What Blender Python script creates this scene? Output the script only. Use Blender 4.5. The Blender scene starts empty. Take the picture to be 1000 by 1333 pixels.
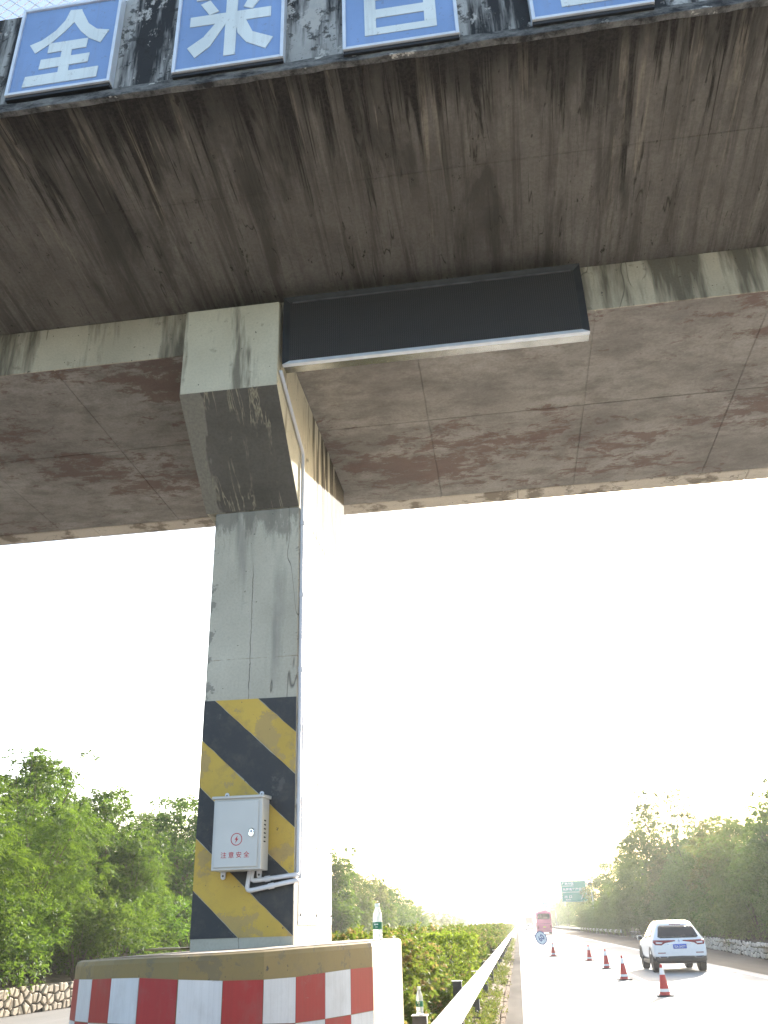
import bpy, bmesh, math, random
import numpy as np
from mathutils import Vector, Matrix
from mathutils.bvhtree import BVHTree
R = math.radians
SC = bpy.context.scene
COL = SC.collection

# ------------------------------------------------------------------ camera
YAW, PITCH, ROLL = R(-7.174), R(25.76), R(-1.874)
CAM = Vector((0, 0, 1.7))
fwd = Vector((math.sin(YAW)*math.cos(PITCH), math.cos(YAW)*math.cos(PITCH), math.sin(PITCH)))
r0 = Vector((math.cos(YAW), -math.sin(YAW), 0)); u0 = r0.cross(fwd)
right = math.cos(ROLL)*r0 + math.sin(ROLL)*u0; up = right.cross(fwd)
cd = bpy.data.cameras.new('camera'); cam = bpy.data.objects.new('camera', cd); COL.objects.link(cam)
cam.matrix_world = Matrix(((right.x, up.x, -fwd.x, CAM.x), (right.y, up.y, -fwd.y, CAM.y), (right.z, up.z, -fwd.z, CAM.z), (0, 0, 0, 1)))
cd.sensor_fit = 'VERTICAL'; cd.sensor_height = 24; cd.lens = 1123.5/1333*24
cd.clip_start = .05; cd.clip_end = 6000
SC.camera = cam

# ------------------------------------------------------------------ light
SUN_AZ, SUN_EL = R(18), R(16.5)          # azimuth from +Y (road direction) towards +X
w = bpy.data.worlds.new('World'); SC.world = w; w.use_nodes = True
wn = w.node_tree; sky = wn.nodes.new('ShaderNodeTexSky'); sky.sky_type = 'NISHITA'; sky.sun_disc = False
sky.sun_elevation = SUN_EL; sky.sun_rotation = SUN_AZ; sky.air_density = 1.0; sky.dust_density = 3.0; sky.ozone_density = 1.0
bg = wn.nodes['Background']; wn.links.new(sky.outputs[0], bg.inputs[0]); bg.inputs[1].default_value = .15
sl = bpy.data.lights.new('sun', 'SUN'); sl.energy = 5; sl.angle = R(.8); sl.color = (1, .95, .87)
so = bpy.data.objects.new('sun', sl); COL.objects.link(so)
sd = Vector((math.sin(SUN_AZ)*math.cos(SUN_EL), math.cos(SUN_AZ)*math.cos(SUN_EL), math.sin(SUN_EL)))
so.rotation_euler = sd.to_track_quat('Z', 'Y').to_euler()
so.location = (30, 60, 40)
SC.view_settings.view_transform = 'Standard'; SC.view_settings.look = 'None'
SC.view_settings.exposure = 2.0; SC.view_settings.gamma = 1
SC.view_settings.use_curve_mapping = False
SC.cycles.volume_bounces = 1

# ------------------------------------------------------------------ mesh helpers
class MB:
    def __init__(s): s.v = []; s.f = []
    def add(s, vs, fs):
        n = len(s.v); s.v += [tuple(a) for a in vs]; s.f += [tuple(i+n for i in f) for f in fs]; return s
    def box(s, x0, x1, y0, y1, z0, z1):
        return s.add([(x0,y0,z0),(x1,y0,z0),(x1,y1,z0),(x0,y1,z0),(x0,y0,z1),(x1,y0,z1),(x1,y1,z1),(x0,y1,z1)],
                     [(0,3,2,1),(4,5,6,7),(0,1,5,4),(1,2,6,5),(2,3,7,6),(3,0,4,7)])
    def prism(s, poly, a, b, axis='y'):
        """poly: 2D points; extruded from a to b along axis. x: (y,z)  y: (x,z)  z: (x,y)"""
        P = {'x': lambda p, t: (t, p[0], p[1]), 'y': lambda p, t: (p[0], t, p[1]), 'z': lambda p, t: (p[0], p[1], t)}[axis]
        n = len(poly); vs = [P(p, a) for p in poly]+[P(p, b) for p in poly]
        fs = [tuple(range(n)), tuple(range(2*n-1, n-1, -1))]+[(i, i+n, (i+1) % n+n, (i+1) % n) for i in range(n)]
        return s.add(vs, fs)
    def tube(s, path, rad, n=8, caps=True):
        path = [Vector(p) for p in path]; m = len(path)
        if not hasattr(rad, '__len__'): rad = [rad]*m
        vs = []; prev = None
        for i, p in enumerate(path):
            t = (path[min(i+1, m-1)]-path[max(i-1, 0)]).normalized()
            a = Vector((0, 0, 1)) if abs(t.z) < .9 else Vector((1, 0, 0))
            if prev is not None: a = prev
            x = (a-t*a.dot(t)).normalized(); prev = x; y = t.cross(x)
            for k in range(n):
                q = 2*math.pi*k/n; vs.append(p+rad[i]*(math.cos(q)*x+math.sin(q)*y))
        fs = [(i*n+k, i*n+(k+1) % n, (i+1)*n+(k+1) % n, (i+1)*n+k) for i in range(m-1) for k in range(n)]
        if caps: fs += [tuple(range(n-1, -1, -1)), tuple(range((m-1)*n, m*n))]
        return s.add(vs, fs)
    def lathe(s, prof, n=20, c=(0, 0, 0)):
        vs = [(c[0]+r*math.cos(2*math.pi*k/n), c[1]+r*math.sin(2*math.pi*k/n), c[2]+z) for r, z in prof for k in range(n)]
        m = len(prof)
        fs = [(i*n+k, i*n+(k+1) % n, (i+1)*n+(k+1) % n, (i+1)*n+k) for i in range(m-1) for k in range(n)]
        fs += [tuple(range(n-1, -1, -1)), tuple(range((m-1)*n, m*n))]
        return s.add(vs, fs)
    def build(s, name, mat, parent=None, bevel=0, smooth=False, segs=2, sub=0):
        me = bpy.data.meshes.new(name); me.from_pydata(s.v, [], s.f)
        bm = bmesh.new(); bm.from_mesh(me); bmesh.ops.recalc_face_normals(bm, faces=bm.faces); bm.to_mesh(me); bm.free()
        return link(name, me, mat, parent, bevel, smooth, segs, sub)

def link(name, me, mat, parent=None, bevel=0, smooth=False, segs=2, sub=0):
    me.materials.append(mat)
    o = bpy.data.objects.new(name, me); COL.objects.link(o)
    if parent is not None: o.parent = parent
    if bevel:
        b = o.modifiers.new('bevel', 'BEVEL'); b.width = bevel; b.segments = segs; b.limit_method = 'ANGLE'; b.angle_limit = R(30)
    if sub:
        b = o.modifiers.new('sub', 'SUBSURF'); b.levels = b.render_levels = sub
    if smooth:
        me.polygons.foreach_set('use_smooth', [True]*len(me.polygons))
    return o
def tag(o, label=None, cat=None, group=None, kind=None):
    if label: o['label'] = label
    if cat: o['category'] = cat
    if group: o['group'] = group
    if kind: o['kind'] = kind
    return o
def empty(name, loc=(0, 0, 0), rz=0):
    o = bpy.data.objects.new(name, None); COL.objects.link(o); o.location = loc; o.rotation_euler = (0, 0, rz); o.empty_display_size = .2; return o
def copy_tree(o, parent=None):
    c = o.copy(); COL.objects.link(c); c.parent = parent
    for ch in list(o.children): copy_tree(ch, c)
    return c
def text_mesh(body, width=None, height=None, bold=0.0):
    """flat lettering in local XY, centred; scaled to the given width and/or height"""
    c = bpy.data.curves.new('text', 'FONT'); c.body = body; c.offset = bold; c.resolution_u = 3
    o = bpy.data.objects.new('text', c); COL.objects.link(o)
    me = bpy.data.meshes.new_from_object(o.evaluated_get(bpy.context.evaluated_depsgraph_get()))
    bpy.data.objects.remove(o); bpy.data.curves.remove(c)
    co = np.zeros(len(me.vertices)*3); me.vertices.foreach_get('co', co); co = co.reshape(-1, 3)
    mn, mx = co.min(0), co.max(0); co -= (mn+mx)/2; d = mx-mn
    sx = width/d[0] if width else None; sy = height/d[1] if height else None
    co[:, 0] *= sx or sy; co[:, 1] *= sy or sx; co[:, 2] = 0
    me.vertices.foreach_set('co', co.ravel()); me.materials.clear(); return me
def text_facing(name, body, mat, parent, x, y, z, width=None, height=None, bold=0.0):
    """lettering upright in the XZ plane, readable from -Y"""
    me = text_mesh(body, width, height, bold)
    o = link(name, me, mat, parent); o.location = (x, y, z); o.rotation_euler = (R(90), 0, 0); return o

# ------------------------------------------------------------------ material helpers
class NT:
    def __init__(s, name):
        s.m = bpy.data.materials.new(name); s.m.use_nodes = True; s.t = s.m.node_tree
        s.b = s.t.nodes['Principled BSDF']; s.out = s.t.nodes['Material Output']; s.P = None
    def n(s, ty, **kw):
        nd = s.t.nodes.new('ShaderNode'+ty)
        for k, v in kw.items(): setattr(nd, k, v)
        return nd
    def set(s, sock, v):
        if isinstance(v, bpy.types.NodeSocket): s.t.links.new(v, sock)
        elif hasattr(v, '__len__') and len(v) == 3 and sock.type == 'RGBA': sock.default_value = (*v, 1)
        else: sock.default_value = v
    def pos(s, sc=(1, 1, 1), off=(0, 0, 0), obj=False):
        if s.P is None: s.P = s.n('TexCoord').outputs['Object'] if obj else s.n('NewGeometry').outputs['Position']
        mp = s.n('Mapping'); s.t.links.new(s.P, mp.inputs[0]); mp.inputs['Scale'].default_value = sc; mp.inputs['Location'].default_value = off
        return mp.outputs[0]
    def noise(s, sc=(1, 1, 1), scale=1, detail=4, rough=.55, off=(0, 0, 0), dist=0, obj=False):
        nz = s.n('TexNoise'); s.t.links.new(s.pos(sc, off, obj), nz.inputs['Vector'])
        nz.inputs['Scale'].default_value = scale; nz.inputs['Detail'].default_value = detail; nz.inputs['Roughness'].default_value = rough; nz.inputs['Distortion'].default_value = dist
        return nz.outputs['Fac']
    def ramp(s, f, a, b, va=0., vb=1.):
        m = s.n('MapRange'); m.clamp = True; s.set(m.inputs[0], f)
        for i, v in zip((1, 2, 3, 4), (a, b, va, vb)): m.inputs[i].default_value = v
        return m.outputs[0]
    def math(s, op, a, b=0., c=0.):
        m = s.n('Math', operation=op); s.set(m.inputs[0], a); s.set(m.inputs[1], b); s.set(m.inputs[2], c); return m.outputs[0]
    def mix(s, f, a, b, mode='MIX'):
        m = s.n('Mix', data_type='RGBA', blend_type=mode); s.set(m.inputs[0], f); s.set(m.inputs[6], a); s.set(m.inputs[7], b); return m.outputs[2]
    def sep(s):
        if s.P is None: s.pos()
        x = s.n('SeparateXYZ'); s.t.links.new(s.P, x.inputs[0]); return x.outputs
    def crack(s, sc, scale, width=.004, off=(0, 0, 0), gate=None):
        nz = s.noise(sc, scale, 3, .6, off); d = s.math('ABSOLUTE', s.math('SUBTRACT', nz, .5)); c = s.ramp(d, 0, width, 1, 0)
        if gate is not None: c = s.math('MULTIPLY', c, gate)
        return c
    def bump(s, h, strength=.3, dist=.02):
        b = s.n('Bump'); b.inputs['Strength'].default_value = strength; b.inputs['Distance'].default_value = dist; s.set(b.inputs['Height'], h); s.t.links.new(b.outputs[0], s.b.inputs['Normal'])
    def fin(s, col, rough=.8, metal=0., spec=.5):
        s.set(s.b.inputs['Base Color'], col); s.set(s.b.inputs['Roughness'], rough); s.b.inputs['Metallic'].default_value = metal; s.b.inputs['Specular IOR Level'].default_value = spec
        return s.m

def plain(name, col, rough=.5, metal=0., var=.12, scale=9., spec=.5, bump=0., obj=True):
    t = NT(name); nz = t.noise(scale=scale, detail=4, obj=obj)
    c = t.mix(t.ramp(nz, .3, .7), [a*(1-var) for a in col], [min(1, a*(1+var)) for a in col])
    if bump: t.bump(nz, bump, .01)
    return t.fin(c, rough, metal, spec)

def m_underside():
    t = NT('cantilever concrete'); x, y, z = t.sep(); y0 = t.math('SUBTRACT', y, 3.58)
    wob = t.math('MULTIPLY', t.math('SUBTRACT', t.noise((1, 1, 1), 1.3, 3), .5), .5); yw = t.math('ADD', y0, wob)
    def drip(k, off, lo, hi, a, b, soft, d=3):                # run-off tongues of different length from the drip edge
        n1 = t.noise((k, .35, 0), 1, d+2, .68, (off, 0, off), .6); L = t.ramp(n1, lo, hi, a, b); return t.math('MULTIPLY', t.ramp(t.math('SUBTRACT', yw, L), -soft*2.2, soft*2.2, 1, 0), t.ramp(t.noise((k*.7, 1.1, 1), 1.3, 7, .72, (off, 5, 2), .5), .36, .52, .25, 1))
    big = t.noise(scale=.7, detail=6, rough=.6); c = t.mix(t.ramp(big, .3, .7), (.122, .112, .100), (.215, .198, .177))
    mot = t.noise((1.6, .8, 1), 2.4, 9, .75, (3, 8, 1)); c = t.mix(t.math('MULTIPLY', t.ramp(mot, .45, .62), .45), c, (.085, .076, .067))
    st = t.noise((8, .45, .3), 1, 7, .72, dist=.35); c = t.mix(t.math('MULTIPLY', t.ramp(st, .48, .60), .6), c, (.052, .048, .044))
    st3 = t.noise((20, .8, .3), 1, 5, .7, (5, 0, 0), .2); c = t.mix(t.math('MULTIPLY', t.ramp(st3, .56, .68), .4), c, (.27, .245, .21))
    c = t.mix(t.math('MULTIPLY', drip(2.3, 3.1, .42, .62, -.2, 1.5, .20, 4), .7), c, (.042, .039, .036))
    c = t.mix(t.math('MULTIPLY', drip(6.5, 7.7, .45, .66, -.3, 1.25, .09, 4), .95), c, (.020, .019, .018))
    c = t.mix(t.math('MULTIPLY', t.math('MULTIPLY', drip(9.5, 1.3, .52, .70, -.4, 2.0, .12), t.ramp(t.noise((3, .5, 1), 2, 6, .7, (1, 1, 1)), .42, .55)), .75), c, (.27, .235, .19))
    c = t.mix(t.math('MULTIPLY', drip(17, 4.4, .50, .66, -.25, .9, .07), .9), c, (.013, .012, .012))
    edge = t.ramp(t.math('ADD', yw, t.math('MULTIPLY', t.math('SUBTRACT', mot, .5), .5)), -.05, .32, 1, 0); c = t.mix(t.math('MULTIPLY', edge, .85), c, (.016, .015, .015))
    cr = t.crack((3.0, .3, 1), 1.4, .006, (1, 2, 0), t.ramp(t.noise(scale=2.6, detail=5, rough=.7, off=(5, 0, 0)), .54, .58)); c = t.mix(t.math('MULTIPLY', cr, .8), c, (.015, .014, .013))
    fine = t.noise(scale=45, detail=4, rough=.7); c = t.mix(t.math('MULTIPLY', t.ramp(fine, .4, .65), .35), c, (.075, .067, .06))
    pit = t.ramp(t.noise((1, .45, 1), 16, 4, .7, (8, 3, 1)), .66, .70); c = t.mix(t.math('MULTIPLY', pit, .8), c, (.02, .019, .017))
    t.bump(t.math('ADD', t.math('ADD', fine, t.math('MULTIPLY', st, 1.5)), t.math('MULTIPLY', cr, -2)), .6, .014); return t.fin(c, .9, spec=.2)
def m_soffit():
    t = NT('soffit concrete'); x, y, z = t.sep()
    c = t.mix(t.ramp(t.noise(scale=.8, detail=5), .3, .7), (.215, .197, .178), (.35, .328, .302))
    f2 = t.noise((1, 1.7, 1), 3.2, 9, .75, (1, 4, 0)); c = t.mix(t.math('MULTIPLY', t.ramp(f2, .46, .64), .6), c, (.12, .105, .095))
    lowf = t.noise((.6, 1, 1), .9, 2, .5, (2, 2, 2)); pt = t.noise((1.0, 1.8, 1), 3.4, 10, .78, dist=.3)
    rd = t.ramp(t.math('ADD', pt, t.math('MULTIPLY', lowf, .60)), .835, .90); c = t.mix(t.math('MULTIPLY', rd, .75), c, (.135, .078, .063))
    gp = t.ramp(t.noise((1, 1.5, 1), 1.7, 7, .7, (7, 1, 3)), .62, .66); c = t.mix(t.math('MULTIPLY', gp, .5), c, (.21, .20, .188))
    fine = t.noise(scale=40, detail=3); c = t.mix(t.math('MULTIPLY', t.ramp(fine, .35, .7), .3), c, (.12, .11, .10))
    sm = t.ramp(t.noise((.7, 1.1, 1), 1.3, 8, .7, (5, 6, 2)), .46, .62); c = t.mix(t.math('MULTIPLY', sm, .45), c, (.105, .095, .088))
    t.bump(t.math('ADD', fine, t.math('MULTIPLY', rd, .8)), .4, .01); return t.fin(c, .9, spec=.2)
def m_pale(name, a, b, dark, axis='z', dk=(.55, .72), stscale=6., crackw=.006, rear=False, col=False):
    """pale concrete with run-off streaks"""
    t = NT(name); big = t.noise(scale=1.6, detail=5); c = t.mix(t.ramp(big, .3, .7), a, b)
    st = t.noise((stscale, stscale, .5), 1, 5, .6, (3, 5, 1)); c = t.mix(t.math('MULTIPLY', t.ramp(st, *dk), .85), c, dark)
    sp = t.ramp(t.noise(scale=9, detail=6, rough=.7, off=(2, 0, 4)), .60, .68); c = t.mix(t.math('MULTIPLY', sp, .45), c, [k*1.4 for k in dark])
    if rear:
        rs_ = t.noise((9, 9, .35), 1.4, 5, .65, (7, 2, 2)); y_ = t.sep()[1]; c = t.mix(t.math('MULTIPLY', t.ramp(t.math('ADD', rs_, t.ramp(y_, 6.2, 7.9, 0, .30)), .60, .64), t.ramp(y_, 5.9, 6.6)), c, (.016, .014, .012))
    cr = t.crack((1.6, 1.6, .35), 1.3, crackw, (1, 3, 2), t.ramp(t.noise(scale=1.1, off=(5, 9, 0)), .5, .53)); c = t.mix(t.math('MULTIPLY', cr, .8), c, (.06, .055, .05))
    pit = t.ramp(t.noise(scale=30, detail=1, off=(8, 3, 1)), .74, .77); c = t.mix(t.math('MULTIPLY', pit, .8), c, (.07, .065, .06))
    fine = t.noise(scale=60, detail=3); c = t.mix(t.math('MULTIPLY', t.ramp(fine, .4, .7), .22), c, [k*.6 for k in a])
    if col:
        x_, y_, z_ = t.sep(); w1 = t.math('MULTIPLY', t.math('SUBTRACT', t.noise((0, 0, 1), 5, 5, .7), .5), .035)
        k1 = t.ramp(t.math('ABSOLUTE', t.math('ADD', t.math('ADD', x_, 1.785), w1)), .001, .0045, 1, 0); k1 = t.math('MULTIPLY', k1, t.ramp(z_, 4.15, 4.3, 1, 0))
        c = t.mix(t.math('MULTIPLY', k1, t.ramp(t.noise(scale=6, off=(1, 1, 4)), .3, .5, .3, .9)), c, (.07, .065, .06))
        tp = t.ramp(t.math('ADD', t.math('MULTIPLY', t.noise((5, 5, 1.2), 1.5, 7, .75, (2, 2, 2)), 1.1), t.ramp(z_, 4.2, 4.75, 0, .45)), .80, .90); c = t.mix(t.math('MULTIPLY', tp, .6), c, (.13, .122, .105))
        ed = t.math('ADD', t.ramp(x_, -2.11, -2.0, .20, 0), t.ramp(x_, -1.50, -1.43, 0, .14)); ch = t.ramp(t.math('ADD', t.noise(scale=7, detail=6, rough=.7, off=(6, 1, 3)), ed), .70, .73); c = t.mix(t.math('MULTIPLY', ch, .65), c, (.16, .155, .14))
        pl = t.ramp(t.math('ABSOLUTE', t.math('SUBTRACT', t.math('ADD', z_, t.math('MULTIPLY', t.noise(scale=1.5), .02)), 3.53)), .001, .006, 1, 0); c = t.mix(t.math('MULTIPLY', pl, t.ramp(t.noise((6, 1, 1), 2, 4), .45, .6, 0, .7)), c, (.20, .15, .10))
    t.bump(t.math('ADD', fine, t.math('MULTIPLY', cr, -3)), .35, .008); return t.fin(c, .88, spec=.25)
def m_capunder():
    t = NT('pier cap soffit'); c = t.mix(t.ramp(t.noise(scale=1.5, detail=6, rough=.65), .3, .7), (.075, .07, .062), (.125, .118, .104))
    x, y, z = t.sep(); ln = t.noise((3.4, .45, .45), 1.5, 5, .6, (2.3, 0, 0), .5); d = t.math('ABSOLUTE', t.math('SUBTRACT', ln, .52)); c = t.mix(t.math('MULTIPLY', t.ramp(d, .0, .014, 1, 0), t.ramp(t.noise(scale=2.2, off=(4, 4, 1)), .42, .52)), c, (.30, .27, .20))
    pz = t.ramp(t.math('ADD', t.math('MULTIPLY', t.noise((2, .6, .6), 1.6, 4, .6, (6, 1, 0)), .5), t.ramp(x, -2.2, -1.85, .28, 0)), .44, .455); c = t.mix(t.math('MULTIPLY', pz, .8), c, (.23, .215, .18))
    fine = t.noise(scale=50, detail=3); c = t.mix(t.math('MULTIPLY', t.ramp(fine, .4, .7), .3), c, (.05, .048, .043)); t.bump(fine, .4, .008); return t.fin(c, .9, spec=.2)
def m_fascia():
    t = NT('stained parapet concrete'); c = t.mix(t.ramp(t.noise(scale=2, detail=6), .3, .7), (.28, .28, .27), (.50, .50, .49))
    st = t.noise((5, 1, .45), 1.2, 6, .65, (1.4, 0, 0)); c = t.mix(t.ramp(st, .42, .54), c, (.035, .035, .037))
    fl = t.noise((1.2, 1, .7), 4, 7, .75, (4, 1, 2)); c = t.mix(t.ramp(fl, .57, .60), c, (.42, .41, .39))
    d2 = t.ramp(t.noise(scale=14, detail=5, rough=.7), .55, .62); c = t.mix(t.math('MULTIPLY', d2, .8), c, (.03, .03, .03))
    t.bump(t.math('ADD', fl, t.math('MULTIPLY', d2, .4)), .6, .012); return t.fin(c, .92, spec=.2)
def m_ledge():
    t = NT('drip ledge concrete'); nz = t.noise((1, 1, 2.5), 5, 7, .75); c = t.mix(t.ramp(nz, .40, .62), (.03, .03, .032), (.20, .20, .195))
    fl = t.ramp(t.noise((1, 1, 3), 3.3, 6, .7, (3, 3, 3)), .63, .66); c = t.mix(fl, c, (.5, .49, .46)); t.bump(nz, .7, .012); return t.fin(c, .92, spec=.2)
def m_paint(name, col, worn, amt=.58):
    t = NT(name); nz = t.noise(scale=4.2, detail=8, rough=.7); e = t.ramp(nz, amt, amt+.012)
    c = t.mix(t.ramp(t.noise(scale=1.7, detail=4), .3, .7), [k*.85 for k in col], [min(1, k*1.12) for k in col])
    c = t.mix(t.math('MULTIPLY', e, .7), c, worn)
    sp = t.ramp(t.noise(scale=17, detail=4, rough=.65, off=(3, 1, 2)), .665, .69); c = t.mix(sp, c, (.05, .045, .04))
    dirt = t.ramp(t.noise(scale=7, detail=6, rough=.75, off=(0, 4, 9)), .5, .8); c = t.mix(t.math('MULTIPLY', dirt, .5), c, (.12, .10, .08))
    t.bump(t.math('SUBTRACT', t.noise(scale=50), t.math('MULTIPLY', e, 1.2)), .3, .004); return t.fin(c, .6)
def m_sheet(name, col):
    """reflective sheeting with faint vertical ribs, scuffs"""
    t = NT(name); c = t.mix(t.ramp(t.noise(scale=3, detail=5), .3, .7), [k*.85 for k in col], col)
    rb = t.noise((70, 70, .4), 1, 2); c = t.mix(t.math('MULTIPLY', t.ramp(rb, .4, .65), .22), c, [k*.6 for k in col])
    sc = t.ramp(t.noise((3, 3, 9), 3, 6, .7, (1, 2, 3)), .66, .70); c = t.mix(t.math('MULTIPLY', sc, .3), c, (.25, .2, .18))
    d = t.ramp(t.noise((1.2, 1.2, .8), 4, 6, .7, (8, 8, 0)), .5, .75); c = t.mix(t.math('MULTIPLY', d, .3), c, (.2, .17, .15))
    t.bump(rb, .15, .003); return t.fin(c, .42)
def m_faded(name, col):
    t = NT(name); c = t.mix(t.ramp(t.noise(scale=2.2, detail=5), .3, .7), [k*.9 for k in col], [min(1, k*1.1) for k in col])
    d = t.ramp(t.noise((9, 1, .5), 1.5, 5, .7, (1, 1, 4)), .52, .72); c = t.mix(t.math('MULTIPLY', d, .28), c, (.20, .20, .21))
    sp = t.ramp(t.noise(scale=25, detail=4, rough=.7), .62, .68); c = t.mix(t.math('MULTIPLY', sp, .35), c, (.15, .14, .13)); return t.fin(c, .5)
def m_road(name, a, b, rough=.75, spec=.3):
    t = NT(name); c = t.mix(t.ramp(t.noise((1, .25, 1), 1.2, 5), .3, .7), a, b)
    tr = t.noise((2.2, .05, 1), 1, 3); c = t.mix(t.math('MULTIPLY', t.ramp(tr, .45, .7), .3), c, [k*.7 for k in a])
    st = t.ramp(t.noise((1, .5, 1), .7, 6, .7, (5, 5, 0)), .62, .68); c = t.mix(t.math('MULTIPLY', st, .3), c, [k*.6 for k in a])
    g = t.noise(scale=60, detail=2); c = t.mix(t.math('MULTIPLY', t.ramp(g, .35, .7), .3), c, [k*.6 for k in a]); t.bump(g, .25, .006)
    return t.fin(c, rough, spec=spec)
def m_soil(name, a, b, scale=3):
    t = NT(name); c = t.mix(t.ramp(t.noise(scale=scale, detail=8, rough=.7), .35, .65), a, b); t.bump(t.noise(scale=scale*5, detail=5), .8, .05); return t.fin(c, .95, spec=.1)
def m_leaf(name, dark, mid, light, tip=None, scale=1.3, tamt=.62, trans=.36, rough=.65):
    t = NT(name); oi = t.n('ObjectInfo'); rnd = oi.outputs['Random']
    f1 = t.noise(scale=scale, detail=2); f2 = t.noise(scale=scale*9, detail=1, off=(3, 7, 1))
    c = t.mix(t.ramp(f1, .35, .65), dark, mid); c = t.mix(t.math('MULTIPLY', t.ramp(f2, .45, .7), .8), c, light)
    if tip: c = t.mix(t.math('MULTIPLY', t.ramp(t.noise(scale=scale*4, detail=3, off=(9, 2, 5)), tamt, tamt+.06), .8), c, tip)
    hs = t.n('HueSaturation'); t.set(hs.inputs['Color'], c); t.set(hs.inputs['Value'], t.ramp(rnd, 0, 1, .8, 1.2)); t.set(hs.inputs['Hue'], t.ramp(rnd, 0, 1, .488, .512)); c = hs.outputs[0]
    t.fin(c, rough, spec=.2)
    tr = t.n('BsdfTranslucent'); t.set(tr.inputs[0], t.mix(.35, c, (.30, .42, .05), 'MIX')); mx = t.n('MixShader'); mx.inputs[0].default_value = trans
    t.t.links.new(t.b.outputs[0], mx.inputs[1]); t.t.links.new(tr.outputs[0], mx.inputs[2]); t.t.links.new(mx.outputs[0], t.out.inputs[0]); return t.m
def m_led():
    t = NT('led matrix face'); x, y, z = t.sep()
    fx = t.math('ABSOLUTE', t.math('SUBTRACT', t.math('FRACT', t.math('MULTIPLY', x, 62.5)), .5)); fz = t.math('ABSOLUTE', t.math('SUBTRACT', t.math('FRACT', t.math('MULTIPLY', z, 62.5)), .5))
    d = t.math('SQRT', t.math('ADD', t.math('MULTIPLY', fx, fx), t.math('MULTIPLY', fz, fz))); dot = t.ramp(d, .16, .26, 1, 0)
    sm_ = t.math('MAXIMUM', t.ramp(t.math('ABSOLUTE', t.math('SUBTRACT', t.math('FRACT', t.math('MULTIPLY', x, 3.125)), .5)), .488, .498), t.ramp(t.math('ABSOLUTE', t.math('SUBTRACT', t.math('FRACT', t.math('MULTIPLY', z, 6.25)), .5)), .48, .496))
    c = t.mix(dot, (.016, .016, .017), (.060, .056, .055)); c = t.mix(t.math('MULTIPLY', sm_, .7), c, (.008, .008, .008)); lou = t.ramp(fz, .36, .5)
    c = t.mix(t.math('MULTIPLY', t.ramp(t.noise((1, 1, 2), 2.5, 4), .4, .7), .4), c, (.03, .028, .026)); t.bump(t.math('ADD', dot, lou), .8, .006); return t.fin(c, .5)

M = {}
M['under'] = m_underside(); M['soffit'] = m_soffit(); M['fascia'] = m_fascia(); M['ledge'] = m_ledge()
M['web'] = m_pale('web concrete', (.40, .37, .295), (.57, .53, .43), (.075, .068, .055), dk=(.48, .60), stscale=4)
M['lip'] = m_pale('soffit edge concrete', (.44, .39, .33), (.60, .54, .46), (.16, .13, .10), dk=(.54, .62), stscale=3)
M['cap'] = m_pale('pier cap concrete', (.47, .44, .345), (.62, .585, .47), (.13, .115, .09), dk=(.535, .61), stscale=4.2, rear=True)
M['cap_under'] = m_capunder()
M['col'] = m_pale('pier column concrete', (.40, .372, .31), (.54, .51, .43), (.21, .205, .18), dk=(.54, .72), stscale=4, crackw=.004, col=True)
M['yellow'] = m_paint('hazard yellow', (.50, .33, .05), (.36, .25, .10), .53); M['black'] = m_paint('hazard black', (.022, .024, .028), (.07, .07, .07), .60)
M['band'] = m_paint('kerb mustard paint', (.235, .17, .065), (.15, .12, .07), .56)
M['red_sheet'] = m_sheet('red sheeting', (.38, .018, .022)); M['white_sheet'] = m_sheet('white sheeting', (.66, .66, .68))
M['sign_blue'] = m_faded('sign blue', (.20, .31, .55)); M['sign_white'] = m_faded('sign letter white', (.68, .73, .73))
M['alu'] = plain('aluminium', (.55, .57, .60), .38, .7, var=.15); M['dark_metal'] = plain('dark sheet metal', (.025, .027, .03), .42, .3, var=.25)
M['steel'] = plain('polished plate', (.34, .34, .32), .24, .95, var=.3, scale=5)
M['led'] = m_led(); M['silver'] = plain('bright anodised edge', (.66, .70, .76), .45, .2, var=.08)
M['box'] = plain('cabinet grey paint', (.51, .51, .50), .4, var=.05, scale=4); M['box_side'] = M['box']
M['hole'] = plain('slot black', (.01, .01, .01), .9); M['chrome'] = plain('chrome', (.7, .7, .72), .12, 1.)
M['mark_red'] = plain('cabinet red print', (.45, .03, .04), .6)
M['pvc'] = plain('white conduit', (.62, .62, .66), .4, var=.06)
M['bottle'] = plain('bottle plastic', (.85, .88, .88), .18, var=.03); M['bottle'].node_tree.nodes['Principled BSDF'].inputs['Transmission Weight'].default_value = .55
M['label_green'] = plain('bottle label', (.01, .16, .08), .4); M['label_white'] = plain('label print', (.75, .8, .75), .4)
M['road'] = m_road('carriageway concrete', (.31, .30, .28), (.40, .385, .36)); M['shoulder'] = m_road('shoulder asphalt', (.055, .052, .049), (.085, .08, .075), spec=.12); M['gutter'] = m_road('dusty inner shoulder', (.20, .18, .155), (.27, .245, .21), .95, spec=.0)
M['road_l'] = m_road('far carriageway asphalt', (.15, .145, .14), (.21, .20, .19))
M['line'] = plain('road paint', (.74, .74, .72), .6, var=.12, scale=4)
M['soil'] = m_soil('median soil', (.10, .065, .038), (.21, .145, .09)); M['ground'] = m_soil('ground', (.06, .07, .03), (.14, .12, .06), .5); M['bank'] = m_soil('bank soil', (.035, .035, .018), (.09, .07, .04), 2)
M['mortar'] = m_soil('wall mortar', (.035, .03, .024), (.07, .06, .047), 5); M['stone'] = plain('field stone', (.40, .33, .24), .85, var=.35, scale=2.2, bump=.5, obj=False); M['stone_r'] = plain('pale stone', (.44, .41, .36), .85, var=.35, scale=2.2, bump=.5, obj=False)
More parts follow.
